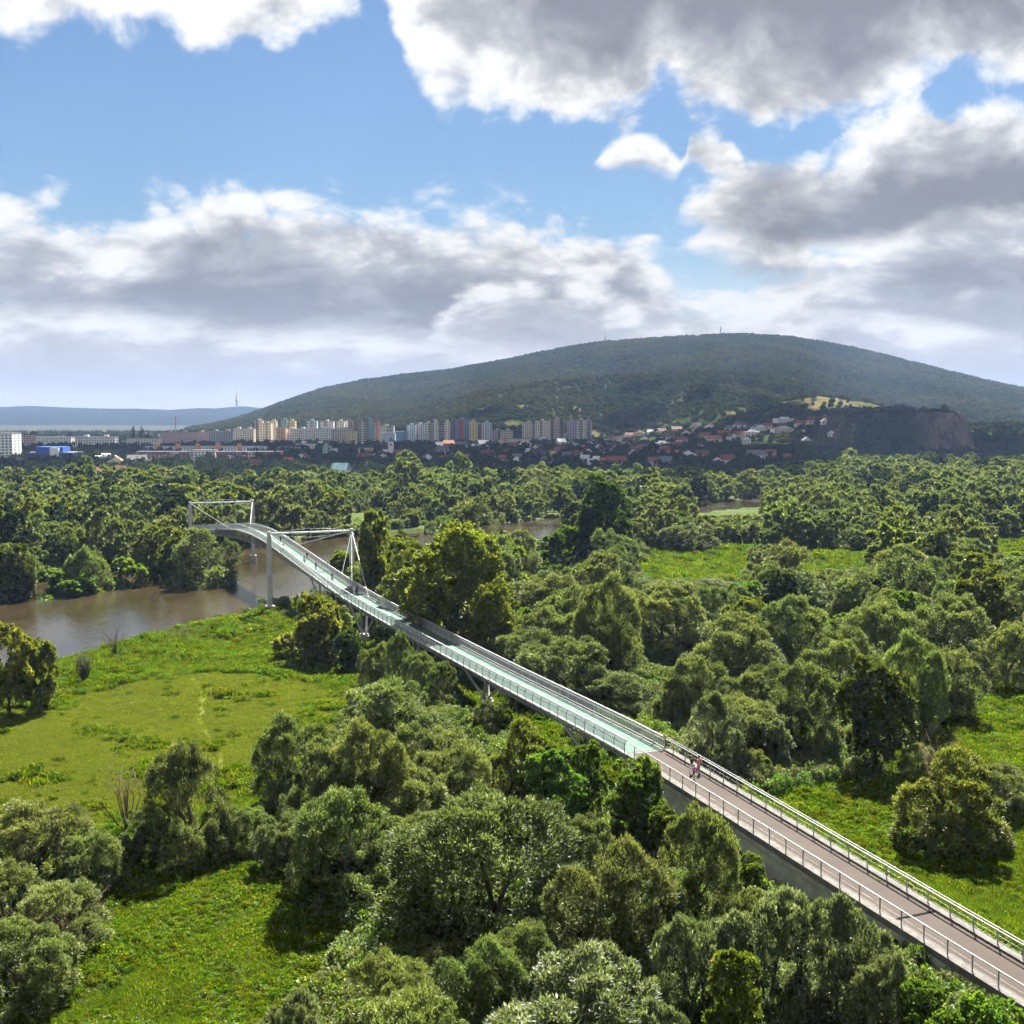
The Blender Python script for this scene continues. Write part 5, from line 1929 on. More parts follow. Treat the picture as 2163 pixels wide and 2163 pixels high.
# houses: base pixel, width in pixels, roof, wall, form
HOUSES = [
    (915, 966, 22, 'brown', 'white'), (930, 960, 20, 'grey', 'white'), (950, 954, 28, 'red', 'white'), (975, 949, 24, 'grey', 'white'), (1000, 951, 22, 'brown', 'white'), (1020, 945, 26, 'grey', 'cream'),
    (1041, 949, 30, 'dark', 'white'), (1062, 944, 22, 'brown', 'white'), (1085, 949, 20, 'red', 'cream'), (1110, 946, 24, 'pale', 'white'), (1150, 932, 22, 'red', 'white'), (1185, 940, 20, 'pale', 'white'),
    (1205, 948, 40, 'teal', 'cream'), (1265, 955, 24, 'red', 'white'), (1292, 950, 18, 'brown', 'cream'), (1300, 934, 30, 'brown', 'white'), (1322, 948, 18, 'brown', 'white'), (1338, 957, 18, 'brown', 'white'),
    (1115, 962, 14, 'pale', 'white'), (1136, 969, 34, 'dark', 'grey'), (1163, 966, 18, 'brown', 'yellow'), (1183, 961, 26, 'red', 'white'), (1198, 972, 20, 'grey', 'pale_blue'), (1217, 967, 16, 'brown', 'white'),
    (1240, 964, 24, 'brown', 'white'), (1258, 985, 32, 'flat', 'white'), (1303, 988, 44, 'red', 'ivory'), (902, 980, 32, 'brown', 'white'), (986, 978, 26, 'red', 'white'), (1030, 971, 30, 'brown', 'white'), (1092, 976, 22, 'grey', 'white'), (1070, 966, 20, 'red', 'cream'),
    (1300, 957, 24, 'brown', 'cream'), (1357, 955, 26, 'red', 'cream'), (1397, 945, 30, 'flat', 'white'), (1350, 921, 24, 'pale', 'yellow'), (1376, 919, 18, 'pale', 'pale_blue'), (1397, 917, 20, 'brown', 'cream'),
    (1428, 913, 24, 'brown', 'cream'), (1450, 921, 22, 'red', 'cream'), (1471, 915, 22, 'orange', 'cream'), (1490, 928, 26, 'red', 'yellow'), (1510, 935, 26, 'orange', 'cream'), (1470, 905, 18, 'grey', 'white'),
    (1502, 909, 26, 'grey', 'white'), (1526, 924, 26, 'red', 'cream'), (1546, 930, 20, 'brown', 'white'), (1562, 926, 24, 'red', 'white'), (1586, 922, 36, 'flat', 'white'), (1602, 911, 28, 'grey', 'white'),
    (1655, 893, 42, 'flat', 'white'), (1652, 914, 46, 'red', 'white'), (1692, 903, 26, 'red', 'white'), (1717, 900, 22, 'red', 'cream'), (1742, 902, 16, 'orange', 'white'), (1397, 962, 36, 'red', 'yellow'),
    (1430, 967, 20, 'orange', 'yellow'), (1452, 971, 36, 'red', 'white'), (1482, 970, 28, 'brown', 'yellow'), (1515, 984, 26, 'red', 'white'), (1537, 982, 30, 'red', 'white'), (1380, 985, 26, 'red', 'white'),
    (1406, 984, 26, 'grey', 'pale_blue'), (1597, 972, 38, 'grey', 'white'), (1627, 967, 24, 'red', 'yellow'), (1662, 976, 18, 'red', 'white'), (1576, 938, 18, 'flat', 'white'), (1416, 930, 20, 'brown', 'white'), (1440, 936, 22, 'red', 'white'), (1362, 934, 20, 'brown', 'white'),
    (222, 978, 46, 'flat', 'white'), (246, 988, 36, 'orange', 'cream'), (290, 985, 40, 'grey', 'white'), (212, 1004, 22, 'orange', 'white'), (45, 985, 18, 'grey', 'white'), (720, 998, 36, 'turquoise', 'white'), (770, 980, 34, 'brown', 'white'), (800, 975, 40, 'red', 'white'),
    (610, 985, 20, 'orange', 'cream'), (640, 978, 30, 'brown', 'cream'), (850, 972, 40, 'red', 'cream'), (485, 982, 26, 'orange', 'cream'), (395, 1030, 34, 'pale', 'white'), (540, 990, 24, 'brown', 'cream'), (330, 982, 24, 'brown', 'white'), (255, 1000, 22, 'red', 'cream'),
]
rh = random.Random(21)
for _k in range(60):
    u_ = rh.uniform(905, 1760)
    v_ = rh.uniform(938, 986) if u_ < 1330 else rh.uniform(903 + max(0, 1480 - u_) * 0.10, 982)
    if u_ > 1500 and v_ > 940 or any(abs(u_ - q[0]) < 17 and abs(v_ - q[1]) < 7 for q in HOUSES):
        continue
    HOUSES.append((round(u_), round(v_), rh.randint(15, 26), rh.choice(['red', 'brown', 'brown', 'grey', 'orange', 'red', 'pale']), rh.choice(['white', 'white', 'cream', 'ivory', 'beige'])))
ROWN = [(970, 'village row nearest the wood'), (955, 'second village row'), (940, 'third village row'), (925, 'fourth village row'), (0, 'topmost village row')]


def house(u, v, wpx, roof, wall, label):
    if v > 990:
        x, y = gnd(u, v, 2.0)
        z = float(ground_z(x, y))
        v0 = 2.0
    else:
        x, y, z = hit(u, v)
    dist = math.hypot(x, y)
    w_ = wpx * dist / PF * 0.95
    dp = min(max(8.0, w_ * 0.8), 14)
    rz = rnd.uniform(-0.45, 0.45)
    e = empty('house', (x, y, z - 0.4), rz)
    tag(e, label, 'house', 'houses of the town')
    hw, hd = w_ / 2, dp / 2
    flat = roof == 'flat'
    ht = 6.4 if flat else min(5.6, 3.4 + w_ * 0.12)
    MB().box(-hw, hw, -hd, hd, 0, ht).obj('wall', MW[wall], e)
    if flat:
        m = MB()
        m.box(-hw - 0.25, hw + 0.25, -hd - 0.25, hd + 0.25, ht + 0.002, ht + 0.5)
        m.box(-hw * 0.3, hw * 0.5, -hd * 0.5, hd * 0.5, ht + 0.502, ht + 2.6)
        m.obj('roof', MW[wall], e)
    else:
        rh = min(4.8, dp * 0.48)
        ov = 0.5
        m = MB()
        along = rnd.random() < 0.62
        if along:
            vs = [(-hw - ov, -hd - ov, ht - 0.25), (hw + ov, -hd - ov, ht - 0.25), (hw + ov, hd + ov, ht - 0.25), (-hw - ov, hd + ov, ht - 0.25), (-hw - ov * 0.3, 0, ht + rh), (hw + ov * 0.3, 0, ht + rh)]
            m.add(vs, [(0, 1, 5, 4), (2, 3, 4, 5), (1, 2, 5), (3, 0, 4), (3, 2, 1, 0)])
        else:
            vs = [(-hw - ov, -hd - ov, ht - 0.25), (hw + ov, -hd - ov, ht - 0.25), (hw + ov, hd + ov, ht - 0.25), (-hw - ov, hd + ov, ht - 0.25), (0, -hd - ov, ht + rh), (0, hd + ov, ht + rh)]
            m.add(vs, [(1, 2, 5, 4), (3, 0, 4, 5), (2, 3, 5), (0, 1, 4), (3, 2, 1, 0)])
            g = MB()
            g.add([(-hw + 0.1, -hd - ov - 0.02, ht + 0.05), (hw - 0.1, -hd - ov - 0.02, ht + 0.05), (0, -hd - ov - 0.02, ht + rh - 0.6)], [(0, 1, 2)])
            g.obj('gable', MW[wall], e)
        ro = m.obj('roof', MR[roof], e)
        MB().box(hw * 0.3, hw * 0.3 + 0.8, 0.4, 1.2, ht + rh * 0.4, ht + rh + 0.7).obj('chimney', MR['brown'], ro)
    wm = MB()
    nw = max(2, int(w_ / 3.2))
    grid_windows(wm, -hw, hw, 0.6, ht - 0.3, -hd, nw, 2 if ht > 5 else 1, 0.42, 0.5)
    tag(wm.obj('windows', M_GLASS, e), kind='stuff')
    return e


by_row = {}
for hdef in HOUSES:
    rown = [n for lim, n in ROWN if hdef[1] >= lim][0]
    by_row.setdefault(('left of the church' if hdef[0] < 815 else rown), []).append(hdef)
for rn, lst in by_row.items():
    lst.sort()
    for k, (u, v, wp, rf, wl) in enumerate(lst):
        form = 'flat-roofed %s house' % wl.replace('_', ' ') if rf == 'flat' else '%s house with %s roof' % (wl.replace('_', ' '), rf)
        where = ('%s from left in the %s' % (ordinal(k + 1), rn)) if rn != 'left of the church' else '%s from left among those left of the church' % ordinal(k + 1)
        house(u, v, wp, rf, wl, form + ', ' + where)

# ------------------------------------------------------------------ far marks
tx, ty, tz = at_dist(500, 862, 9300)
tw = empty('tv_tower', (tx, ty, tz - 6))
tag(tw, 'slim television tower on the distant ridge at the left', 'tower')
MB().tube([(0, 0, 0), (0, 0, 45), (0, 0, 52)], [9, 6, 6], 10).obj('shaft', MW['grey'], tw)
MB().tube([(0, 0, 52), (0, 0, 60), (0, 0, 72), (0, 0, 76)], [7, 12, 12, 7], 12).obj('pod', MW['grey'], tw)
MB().tube([(0, 0, 76), (0, 0, 100), (0, 0, 100.5), (0, 0, 136)], [4.5, 4, 2.2, 1.6], 8).obj('antenna', MW['red'], tw)
for (u, v, h_, lb) in ((1278, 720, 34, 'thin lattice mast on the left shoulder of the hill'), (1522, 703, 36, 'thin mast on the summit of the hill')):
    x, y, z = at_dist(u, v, RIDGE_Y)
    e = empty('radio_mast', (x, y, z - 14))
    tag(e, lb, 'mast')
    MB().tube([(0, 0, 0), (0, 0, h_)], [2.2, 1.2], 6).obj('lattice', MW['grey'], e)
    MB().box(-2.2, 2.2, -1, 1, h_ * 0.7, h_ * 0.85).obj('antenna_panel', MW['white'], e)
x, y, z = at_dist(371, 905, 2600)
e = empty('lattice_mast', (x, y, 0))
tag(e, 'thin red and white mast in the haze left of the tower row', 'mast')
MB().tube([(0, 0, 0), (0, 0, 22)], 1.0, 6).obj('lower_section', MW['white'], e)
MB().tube([(0, 0, 22), (0, 0, 44)], 0.8, 6).obj('upper_section', MW['red'], e)

# single trees of the town
TT = 'trees standing out over the town'
for (key, u, vb, vt, wp, nm, lb) in [
        ('column_far', 282, 932, 897, 13, 'poplar_tree', 'left one of the two dark columnar poplars over the town'),
        ('column_far', 299, 932, 897, 13, 'poplar_tree', 'right one of the two dark columnar poplars over the town'),
        ('cone_far', 313, 932, 908, 16, 'conifer', 'small conifer right of the two columnar poplars'),
        ('town_far', 72, 932, 912, 16, 'round_tree', 'round dark tree right of the pinkish block'),
        ('town_far', 148, 930, 914, 17, 'round_tree', 'round dark tree behind the white row of flats'),
        ('cone_far', 360, 930, 905, 14, 'conifer', 'pointed dark tree over the roofs right of the poplars'),
        ('cone_far', 520, 925, 905, 14, 'conifer', 'pointed dark tree left of the tower row'),
        ('cone_far', 725, 975, 923, 24, 'conifer', 'tall dark conifer right of the mint gable, left one'),
        ('cone_far', 740, 975, 926, 22, 'conifer', 'tall dark conifer right of the mint gable, right one'),
        ('cone_far', 555, 975, 953, 24, 'conifer', 'dark conifer in front of the red terrace'),
        ('town_far', 1095, 975, 942, 46, 'round_tree', 'big dark tree in the middle of the village'),
        ('town_far', 1375, 968, 935, 40, 'round_tree', 'dark tree mass in the middle of the right village'),
        ('willow_far', 860, 1060, 957, 90, 'poplar_tree', 'tall pale green tree rising above the wood below the church'),
        ('willow_far', 970, 1050, 960, 70, 'willow_tree', 'pale tree rising above the wood below the yellow tower'),
        ('willow_far', 1792, 1000, 940, 50, 'round_tree', 'single tall round tree before the rock knoll'),
        ('willow_far', 175, 1060, 965, 90, 'round_tree', 'large round tree before the blue hall')]:
    if vb > 990:
        px_tree(key, u, vb, vt, wp, lb, name=nm, group=TT)
    else:
        x, y, z = hit(u, vb)
        d = px_ray(u, vt)
        h_ = CAMZ + d[2] * y / d[1] - z
        put_tree(key, x, y, h_, wp * math.hypot(x, y) / PF, lb, group=TT, z=z, name=nm)

# ordinary greenery of the town, between the houses
rs_t = np.random.RandomState(77)
n_t = 26000
ty_ = 680 + (3600 - 680) * rs_t.rand(n_t)
tx_ = rs_t.uniform(-0.47, 0.47, n_t) * ty_
dr_t = river_d(tx_, ty_)
okt = (dr_t > RIVER_W + 3) & (fbm(tx_ / 60, ty_ / 60, 19, 3) + 0.25 * (ty_ < 1080) + 0.35 * (tx_ > ty_ * 0.255) > 0.36)
hp = np.array([o.location[:2] for o in COL.objects if o.type == 'EMPTY' and o.parent is None and o.get('category') in ('house', 'apartment block', 'hall', 'church')])
hwid = np.array([16.0 if o.get('category') == 'house' else 34.0 for o in COL.objects if o.type == 'EMPTY' and o.parent is None and o.get('category') in ('house', 'apartment block', 'hall', 'church')])
for (qx, qy), qr in zip(hp, hwid):
    # keep the gardens just in front of each building low
    okt &= ~((np.abs(tx_ - qx) < qr * 0.62) & (ty_ > qy - qr * 1.5) & (ty_ < qy + qr * 0.7))
tx_, ty_ = tx_[okt], ty_[okt]
tz_ = terrain_z(tx_, ty_)
okt = ~(rock_f(tx_, ty_) > 0.2) & ~(bare_f(tx_, ty_) > 0.5)
tx_, ty_, tz_ = tx_[okt], ty_[okt], tz_[okt]
src_t = [m_[0] for m_ in PROTO['town_far']] + [PROTO['cone_far'][0][0]] + [m_[0] for m_ in PROTO['oak_far']]
ixt = rs_t.choice(6, len(tx_), p=[0.26, 0.26, 0.26, 0.06, 0.08, 0.08])
sct = rs_t.uniform(0.65, 1.15, len(tx_)) * np.where(ixt >= 4, 0.75, 1.0) * (0.75 + 0.25 * sstep(850, 1000, ty_)) * (1 - 0.35 * sstep(1450, 1700, ty_))
tt = scatter('town_greenery', src_t, np.stack([tx_, ty_, tz_ - 0.5], 1), sct, rs_t.uniform(0, 6.28, len(tx_)), ixt)
tag(tt, 'dark garden and street trees filling the town between its houses', 'greenery', kind='stuff')
print('town trees', len(tx_))

# ------------------------------------------------------------------ people on the bridge
SKIN = plain_mat('skin', (0.42, 0.26, 0.19), 0.6)
CLOTH = {k: plain_mat('%s_cloth' % k, v, 0.85) for k, v in {'pink': (0.62, 0.13, 0.38), 'black': (0.02, 0.02, 0.025), 'white': (0.70, 0.70, 0.70), 'rose': (0.55, 0.24, 0.20), 'grey': (0.16, 0.16, 0.17), 'navy': (0.03, 0.04, 0.10), 'red': (0.35, 0.05, 0.05), 'lime': (0.30, 0.42, 0.16), 'blue': (0.08, 0.15, 0.35), 'blond': (0.42, 0.30, 0.14), 'dark': (0.03, 0.02, 0.015)}.items()}


def skin_body(joints, bones, rad, root=0):
    """grows one continuous surface over a posed skeleton"""
    me = bpy.data.meshes.new('skeleton')
    me.from_pydata(joints, bones, [])
    ob = bpy.data.objects.new('skeleton', me)
    COL.objects.link(ob)
    md = ob.modifiers.new('skin', 'SKIN')
    md.use_smooth_shade = True
    for i, v in enumerate(me.skin_vertices[0].data):
        r = rad[i]
        v.radius = r if isinstance(r, tuple) else (r, r)
        v.use_root = (i == root)
    sb = ob.modifiers.new('sub', 'SUBSURF')
    sb.levels = 1
    sb.render_levels = 1
    dg = bpy.context.evaluated_depsgraph_get()
    out = bpy.data.meshes.new_from_object(ob.evaluated_get(dg))
    bpy.data.objects.remove(ob)
    bpy.data.meshes.remove(me)
    return out


BONES = [(0, 1), (1, 2), (2, 3), (3, 4), (2, 5), (5, 6), (6, 7), (2, 8), (8, 9), (9, 10), (0, 11), (11, 12), (12, 13), (13, 14), (0, 15), (15, 16), (16, 17), (17, 18)]
RADS = [(0.145, 0.105), (0.140, 0.10), (0.155, 0.10), 0.055, (0.085, 0.10), 0.062, 0.045, 0.036, 0.062, 0.045, 0.036, 0.088, 0.062, 0.042, 0.036, 0.088, 0.062, 0.042, 0.036]


def walk_pose(st):
    # pelvis, waist, chest, neck, head; arms; legs (feet forward = +y)
    return [(0, 0, 0.93), (0, 0.0, 1.13), (0, 0.01, 1.36), (0, 0.02, 1.52), (0, 0.04, 1.66),
            (0.20, 0, 1.38), (0.24, -st * 0.18, 1.14), (0.24, -st * 0.10, 0.90), (-0.20, 0, 1.38), (-0.24, st * 0.18, 1.14), (-0.24, st * 0.12, 0.90),
            (0.095, 0, 0.88), (0.10, st * 0.20, 0.49), (0.10, st * 0.18, 0.07), (0.10, st * 0.18 + 0.15, 0.035),
            (-0.095, 0, 0.88), (-0.10, -st * 0.08, 0.48), (-0.10, -st * 0.28, 0.09), (-0.10, -st * 0.28 + 0.14, 0.04)]


RIDE = [(0, -0.22, 0.98), (0, -0.13, 1.14), (0, 0.03, 1.34), (0, 0.13, 1.46), (0, 0.20, 1.58),
        (0.20, 0.05, 1.36), (0.25, 0.24, 1.17), (0.24, 0.47, 1.04), (-0.20, 0.05, 1.36), (-0.25, 0.24, 1.17), (-0.24, 0.47, 1.04),
        (0.095, -0.20, 0.93), (0.11, 0.16, 0.72), (0.11, 0.02, 0.32), (0.11, 0.16, 0.28),
        (-0.095, -0.20, 0.93), (-0.11, 0.12, 0.55), (-0.11, -0.02, 0.14), (-0.11, 0.13, 0.11)]


def person(s, off, face, ht, top, leg, hair, label, pose, shoes='dark', z_add=0.0, coat=False, name='person'):
    me = skin_body(pose, BONES, RADS, 0)
    mats = [SKIN, CLOTH[top], CLOTH[leg], CLOTH[shoes]]
    for m in mats:
        me.materials.append(m)
    J = np.array(pose)
    hipz = 0.70 if coat else 0.95
    for p in me.polygons:
        c = np.array(p.center)
        k = int(np.argmin(np.linalg.norm(J - c, axis=1)))
        if k in (4, 3) or k in (7, 10):
            mi = 0
        elif k in (0, 1, 2, 5, 6, 8, 9) or (coat and c[2] > hipz):
            mi = 1
        elif k in (14, 18) or c[2] < 0.10:
            mi = 3
        else:
            mi = 2
        p.material_index = mi
    e = empty(name, bpt(s, off, float(deck_z(s)) + 0.012 + z_add), BTH + face)
    k = ht / 1.78
    e.scale = (k, k, k)
    tag(e, label, 'person')
    link(bpy.data.objects.new('body', me), e)
    # head with a nose, and hair
    h = np.array(pose[4])
    bm = bmesh.new()
    bmesh.ops.create_uvsphere(bm, u_segments=14, v_segments=10, radius=1.0)
    for v in bm.verts:
        x, y, z = v.co
        v.co = (x * 0.080, y * 0.098 + (0.018 if (y > 0.85 and abs(z) < 0.35) else 0), z * 0.120 * (1.0 if z > 0 else 1.05))
    bmesh.ops.translate(bm, verts=bm.verts, vec=(h[0], h[1] + 0.02, h[2] + 0.03))
    hm = bpy.data.meshes.new('head')
    bm.to_mesh(hm)
    bm.free()
    hm.materials.append(SKIN)
    link(bpy.data.objects.new('head', hm), e)
    bm = bmesh.new()
    bmesh.ops.create_uvsphere(bm, u_segments=14, v_segments=10, radius=1.0)
    for v in list(bm.verts):
        if v.co.y > 0.35 and v.co.z < 0.45:
            bm.verts.remove(v)
    for v in bm.verts:
        x, y, z = v.co
        v.co = (x * 0.092, y * 0.112, z * 0.128 if z > 0 else z * 0.17)
    bmesh.ops.translate(bm, verts=bm.verts, vec=(h[0], h[1] + 0.005, h[2] + 0.045))
    hm = bpy.data.meshes.new('hair')
    bm.to_mesh(hm)
    bm.free()
    hm.materials.append(CLOTH[hair])
    link(bpy.data.objects.new('hair', hm), e)
    return e


M_TYRE = plain_mat('black_rubber', (0.02, 0.02, 0.02), 0.8)


def bicycle(s, off, face, label, col):
    e = empty('bicycle', bpt(s, off, float(deck_z(s)) + 0.012), BTH + face)
    # tilt with the slope of the deck
    tag(e, label, 'bicycle')
    for y in (-0.52, 0.52):
        w_ = empty('wheel', (0, y, 0.34))
        w_.parent = e
        n = 18
        pts = [(0, 0.33 * math.cos(2 * math.pi * k / n), 0.33 * math.sin(2 * math.pi * k / n)) for k in range(n + 1)]
        MB().tube(pts, 0.02, 6, cap=False).obj('tyre', M_TYRE, w_)
        m = MB()
        for k in range(8):
            a = math.pi * 2 * k / 8
            m.tube([(0, 0, 0), (0, 0.32 * math.cos(a), 0.32 * math.sin(a))], 0.006, 4)
        m.tube([(-0.05, 0, 0), (0.05, 0, 0)], 0.025, 6)
        m.obj('spokes', M_GALV, w_)
    m = MB()
    for a, b in (((0, -0.52, 0.34), (0, -0.05, 0.28)), ((0, -0.05, 0.28), (0, 0.38, 0.82)), ((0, -0.05, 0.28), (0, -0.20, 0.88)), ((0, -0.20, 0.82), (0, 0.38, 0.85)), ((0, -0.52, 0.34), (0, -0.20, 0.78)), ((0, 0.52, 0.34), (0, 0.38, 1.0))):
        m.tube([a, b], 0.02, 6)
    m.obj('frame', plain_mat('%s_bicycle_paint' % label[:8], col, 0.4), e)
    MB().tube([(-0.27, 0.46, 1.02), (-0.05, 0.38, 1.02), (0.05, 0.38, 1.02), (0.27, 0.46, 1.02)], 0.016, 6).obj('handlebar', M_GALV, e)
    MB().box(-0.07, 0.07, -0.34, -0.08, 0.88, 0.93).obj('saddle', M_TYRE, e)
    return e


PI = math.pi
person(-156.2, 0.30, 0.1, 1.38, 'pink', 'black', 'dark', 'child in a pink top and black leggings on the pinkish ramp', walk_pose(1.0))
person(-154.6, 1.00, 0.0, 1.70, 'black', 'white', 'blond', 'blond walker in a dark top and white trousers on the ramp', walk_pose(-1.0))
person(-155.0, 1.62, -0.1, 1.72, 'rose', 'grey', 'dark', 'walker in a rose coat beside the right ramp railing', walk_pose(0.7), coat=True)


def deck_s(u, v, off):
    """station on the deck seen at a photo pixel"""
    best = None
    for s in np.arange(-60, 90, 0.25):
        p_ = bpt(s, off, float(deck_z(s)))
        d = Vector(p_) - Vector((0, 0, CAMZ))
        f_ = Vector((0, math.cos(PITCH), -math.sin(PITCH)))
        up_ = Vector((0, math.sin(PITCH), math.cos(PITCH)))
        uu = PC + PF * d.x / d.dot(f_)
        vv = PC - PF * d.dot(up_) / d.dot(f_)
        q = (uu - u) ** 2 + (vv - v) ** 2
        if best is None or q < best[0]:
            best = (q, s)
    return best[1]


for (u, v, off, face, ht, top, leg, hair, lb, ride) in [
        (595, 1144, 0.6, PI, 1.78, 'black', 'black', 'dark', 'dark-clothed walker highest up on the bridge crest', False),
        (602, 1156, -0.9, PI, 1.75, 'grey', 'black', 'dark', 'cyclist just below the crest of the bridge', True),
        (647, 1184, 1.2, PI, 1.75, 'navy', 'grey', 'dark', 'walker in navy close to the right railing, upper slope', False),
        (641, 1192, -0.4, PI, 1.75, 'lime', 'black', 'dark', 'cyclist in a lime top on the upper slope', True),
        (663, 1210, 0.0, PI, 1.80, 'grey', 'navy', 'dark', 'grey-clad walker in the middle of the slope', False),
        (696, 1235, 0.2, PI, 1.78, 'black', 'black', 'dark', 'cyclist all in black lower on the slope', True),
        (735, 1258, -0.9, 0.0, 1.70, 'red', 'grey', 'dark', 'walker in red near the left railing at the foot of the slope', False),
        (746, 1260, 0.3, 0.1, 1.72, 'white', 'white', 'blond', 'white-clad half of the couple at the foot of the slope', False),
        (750, 1261, 0.9, 0.0, 1.76, 'black', 'navy', 'dark', 'black-topped half of the couple at the foot of the slope', False)]:
    s = deck_s(u, v, off)
    if ride:
        bicycle(s, off, face, 'bicycle under the ' + lb, (0.05, 0.05, 0.06))
        person(s, off, face, ht, top, leg, hair, lb, RIDE)
    else:
        person(s, off, face, ht, top, leg, hair, lb, walk_pose(rnd.choice((-1, 1)) * 0.9))

# ------------------------------------------------------------------ dead wood
def twig_bush(name, label, x, y, h, spread, n, seed, mat, cat='shrub', lean=0.0):
    rs = np.random.RandomState(seed)
    e = empty(name, (x, y, float(ground_z(x, y))))
    tag(e, label, cat)
    mb, fine = MB(), MB()
    for i in range(n):
        a = rs.uniform(0, 6.28)
        q = rs.uniform(0.2, 1.0)
        tip = np.array([math.cos(a) * spread * q + lean, math.sin(a) * spread * q, h * rs.uniform(0.65, 1.0)])
        midp = tip * 0.5 + np.append(rs.normal(size=2) * 0.08 * h, 0.05 * h)
        mb.tube([(0, 0, -0.2), midp, tip], [0.035 * h / 3, 0.022 * h / 3, 0.006], 5)
        for k in range(6):
            f = rs.uniform(0.35, 0.95)
            b0 = midp + (tip - midp) * max(0, (f - 0.5) * 2)
            b1 = b0 + unit(rs.normal(size=3) + np.array([0, 0, 0.8])) * h * rs.uniform(0.12, 0.3)
            fine.tube([b0, b1], [0.012, 0.005], 4)
    mb.obj('stems', mat, e, True)
    fine.obj('twigs', mat, e, True)
    return e


x, y = gnd(180, 1445)
twig_bush('dead_shrub', 'dark leafless upright shrub in the lush grass of the near bank', x, y, 5.6, 1.6, 34, 3, M_BARK)
x, y = gnd(243, 1385)
twig_bush('bare_tree', 'small bare tree at the waterline of the near bank', x, y, 5.0, 2.6, 16, 5, M_BARK)
x, y = gnd(385, 1352)
twig_bush('dead_branches', 'tangle of pale dead branches on the near bank', x, y, 2.6, 4.5, 24, 8, M_TWIG)
x, y = gnd(130, 2010)
twig_bush('dead_twigs', 'reddish dead twigs under the big olive willow at the left', x, y, 4.0, 4.5, 60, 11, M_TWIG)
x, y = gnd(270, 1760)
twig_bush('bare_tree', 'pale dead branch rising left of the lone pointed willow', x, y, 7.5, 2.0, 10, 14, M_TWIG)
x, y = gnd(1990, 1720)
twig_bush('bare_branches', 'bare brown branches standing in the olive bush of the right meadow', x, y, 8.5, 4.5, 16, 18, M_TWIG)
x, y = gnd(1895, 1695)
e = empty('fallen_log', (x, y, float(ground_z(x, y))), 0.5)
tag(e, 'pale fallen log lying in the right meadow', 'log')
MB().tube([(-0.9, 0, 0.25), (0, 0.1, 0.35), (0.9, 0, 0.3)], [0.30, 0.34, 0.26], 9).obj('log', plain_mat('bleached_wood', (0.40, 0.30, 0.22), 0.9, nscale=3, namp=0.3), e, True)

# ------------------------------------------------------------------ grass and undergrowth
def tuft_mesh(name, seed, n, h, spread, mat, w=0.035, bend=0.5):
    rs = np.random.RandomState(seed)
    b = rs.normal(size=(n, 2)) * spread
    hh_ = h * rs.uniform(0.5, 1.15, n)
    az = rs.uniform(0, 6.28, n)
    lean = rs.uniform(0.1, 1.0, n) * bend
    base = np.c_[b, np.zeros(n)]
    dirh = np.c_[np.cos(az), np.sin(az), np.zeros(n)]
    side = np.c_[-np.sin(az), np.cos(az), np.zeros(n)]
    mid_ = base + dirh * (hh_ * lean * 0.35)[:, None] + np.c_[np.zeros((n, 2)), hh_ * 0.62]
    tip = base + dirh * (hh_ * lean)[:, None] + np.c_[np.zeros((n, 2)), hh_ * (1 - 0.35 * lean)]
    ww = (w * rs.uniform(0.7, 1.4, n))[:, None]
    V = np.stack([base - side * ww, base + side * ww, mid_ + side * ww * 0.8, mid_ - side * ww * 0.8, tip], 1).reshape(-1, 3)
    k = np.arange(n)[:, None] * 5
    F = [tuple(r) for r in np.concatenate([k + np.array([[0, 1, 2, 3]])], 1)] + [tuple(r) for r in (k + np.array([[3, 2, 4]]))]
    tone = np.clip(rs.normal(0.5, 0.2, n), 0, 1.1)
    return mesh_np(name, V, F, [mat], attrs={'tone': np.repeat(tone, 5)})


def herb_mesh(name, seed, n, r, h, mat, ls=0.22):
    """low leafy mound: nettles, bramble, young shoots"""
    rs = np.random.RandomState(seed)
    d = unit(rs.normal(size=(n, 3)) * np.array([1, 1, 0.9]) + np.array([0, 0, 0.55]))
    cs = rs.normal(size=(7, 3)) * np.array([r * 0.5, r * 0.5, h * 0.12]) + np.array([0, 0, h * 0.42])
    p = cs[rs.randint(0, 7, n)] + d * np.array([r * 0.42, r * 0.42, h * 0.5]) * rs.uniform(0.7, 1.1, (n, 1))
    p[:, 2] = np.maximum(p[:, 2], 0.03)
    t = unit(d * 0.6 + rs.normal(size=(n, 3)) * 0.6 + np.array([0, 0, 0.4]))
    nr = unit(d * 0.4 + np.array([0, 0, 0.8]) + rs.normal(size=(n, 3)) * 0.4)
    b = unit(np.cross(t, nr))
    L = ls * rs.uniform(0.6, 1.4, (n, 1))
    V = np.stack([p - t * L * 0.5, p + b * L * 0.3, p + t * L * 0.5, p - b * L * 0.3], 1).reshape(-1, 3)
    tone = np.clip(rs.normal(0.5, 0.2, n), 0, 1.1)
    return mesh_np(name, V, np.arange(4 * n).reshape(-1, 4), [mat], attrs={'tone': np.repeat(tone, 4)})


G_LUSH = [tuft_mesh('lush_tuft_%d' % i, 400 + i, 52, 0.85, 0.36, M_GRASS, 0.045, 0.95) for i in range(3)]
G_DRY = [tuft_mesh('dry_tuft_%d' % i, 420 + i, 40, 0.34, 0.34, M_DRYGRASS, 0.035, 0.9) for i in range(2)]
HERB = [herb_mesh('herb_%d' % i, 440 + i, 420, 0.8, 0.75, M_GRASS, 0.19) for i in range(3)]
UNDER = [herb_mesh('undergrowth_%d' % i, 460 + i, 2600, 1.9, 2.2, M_WILLOW if i < 2 else M_BRIGHT, 0.22) for i in range(3)]

rs_g = np.random.RandomState(9)


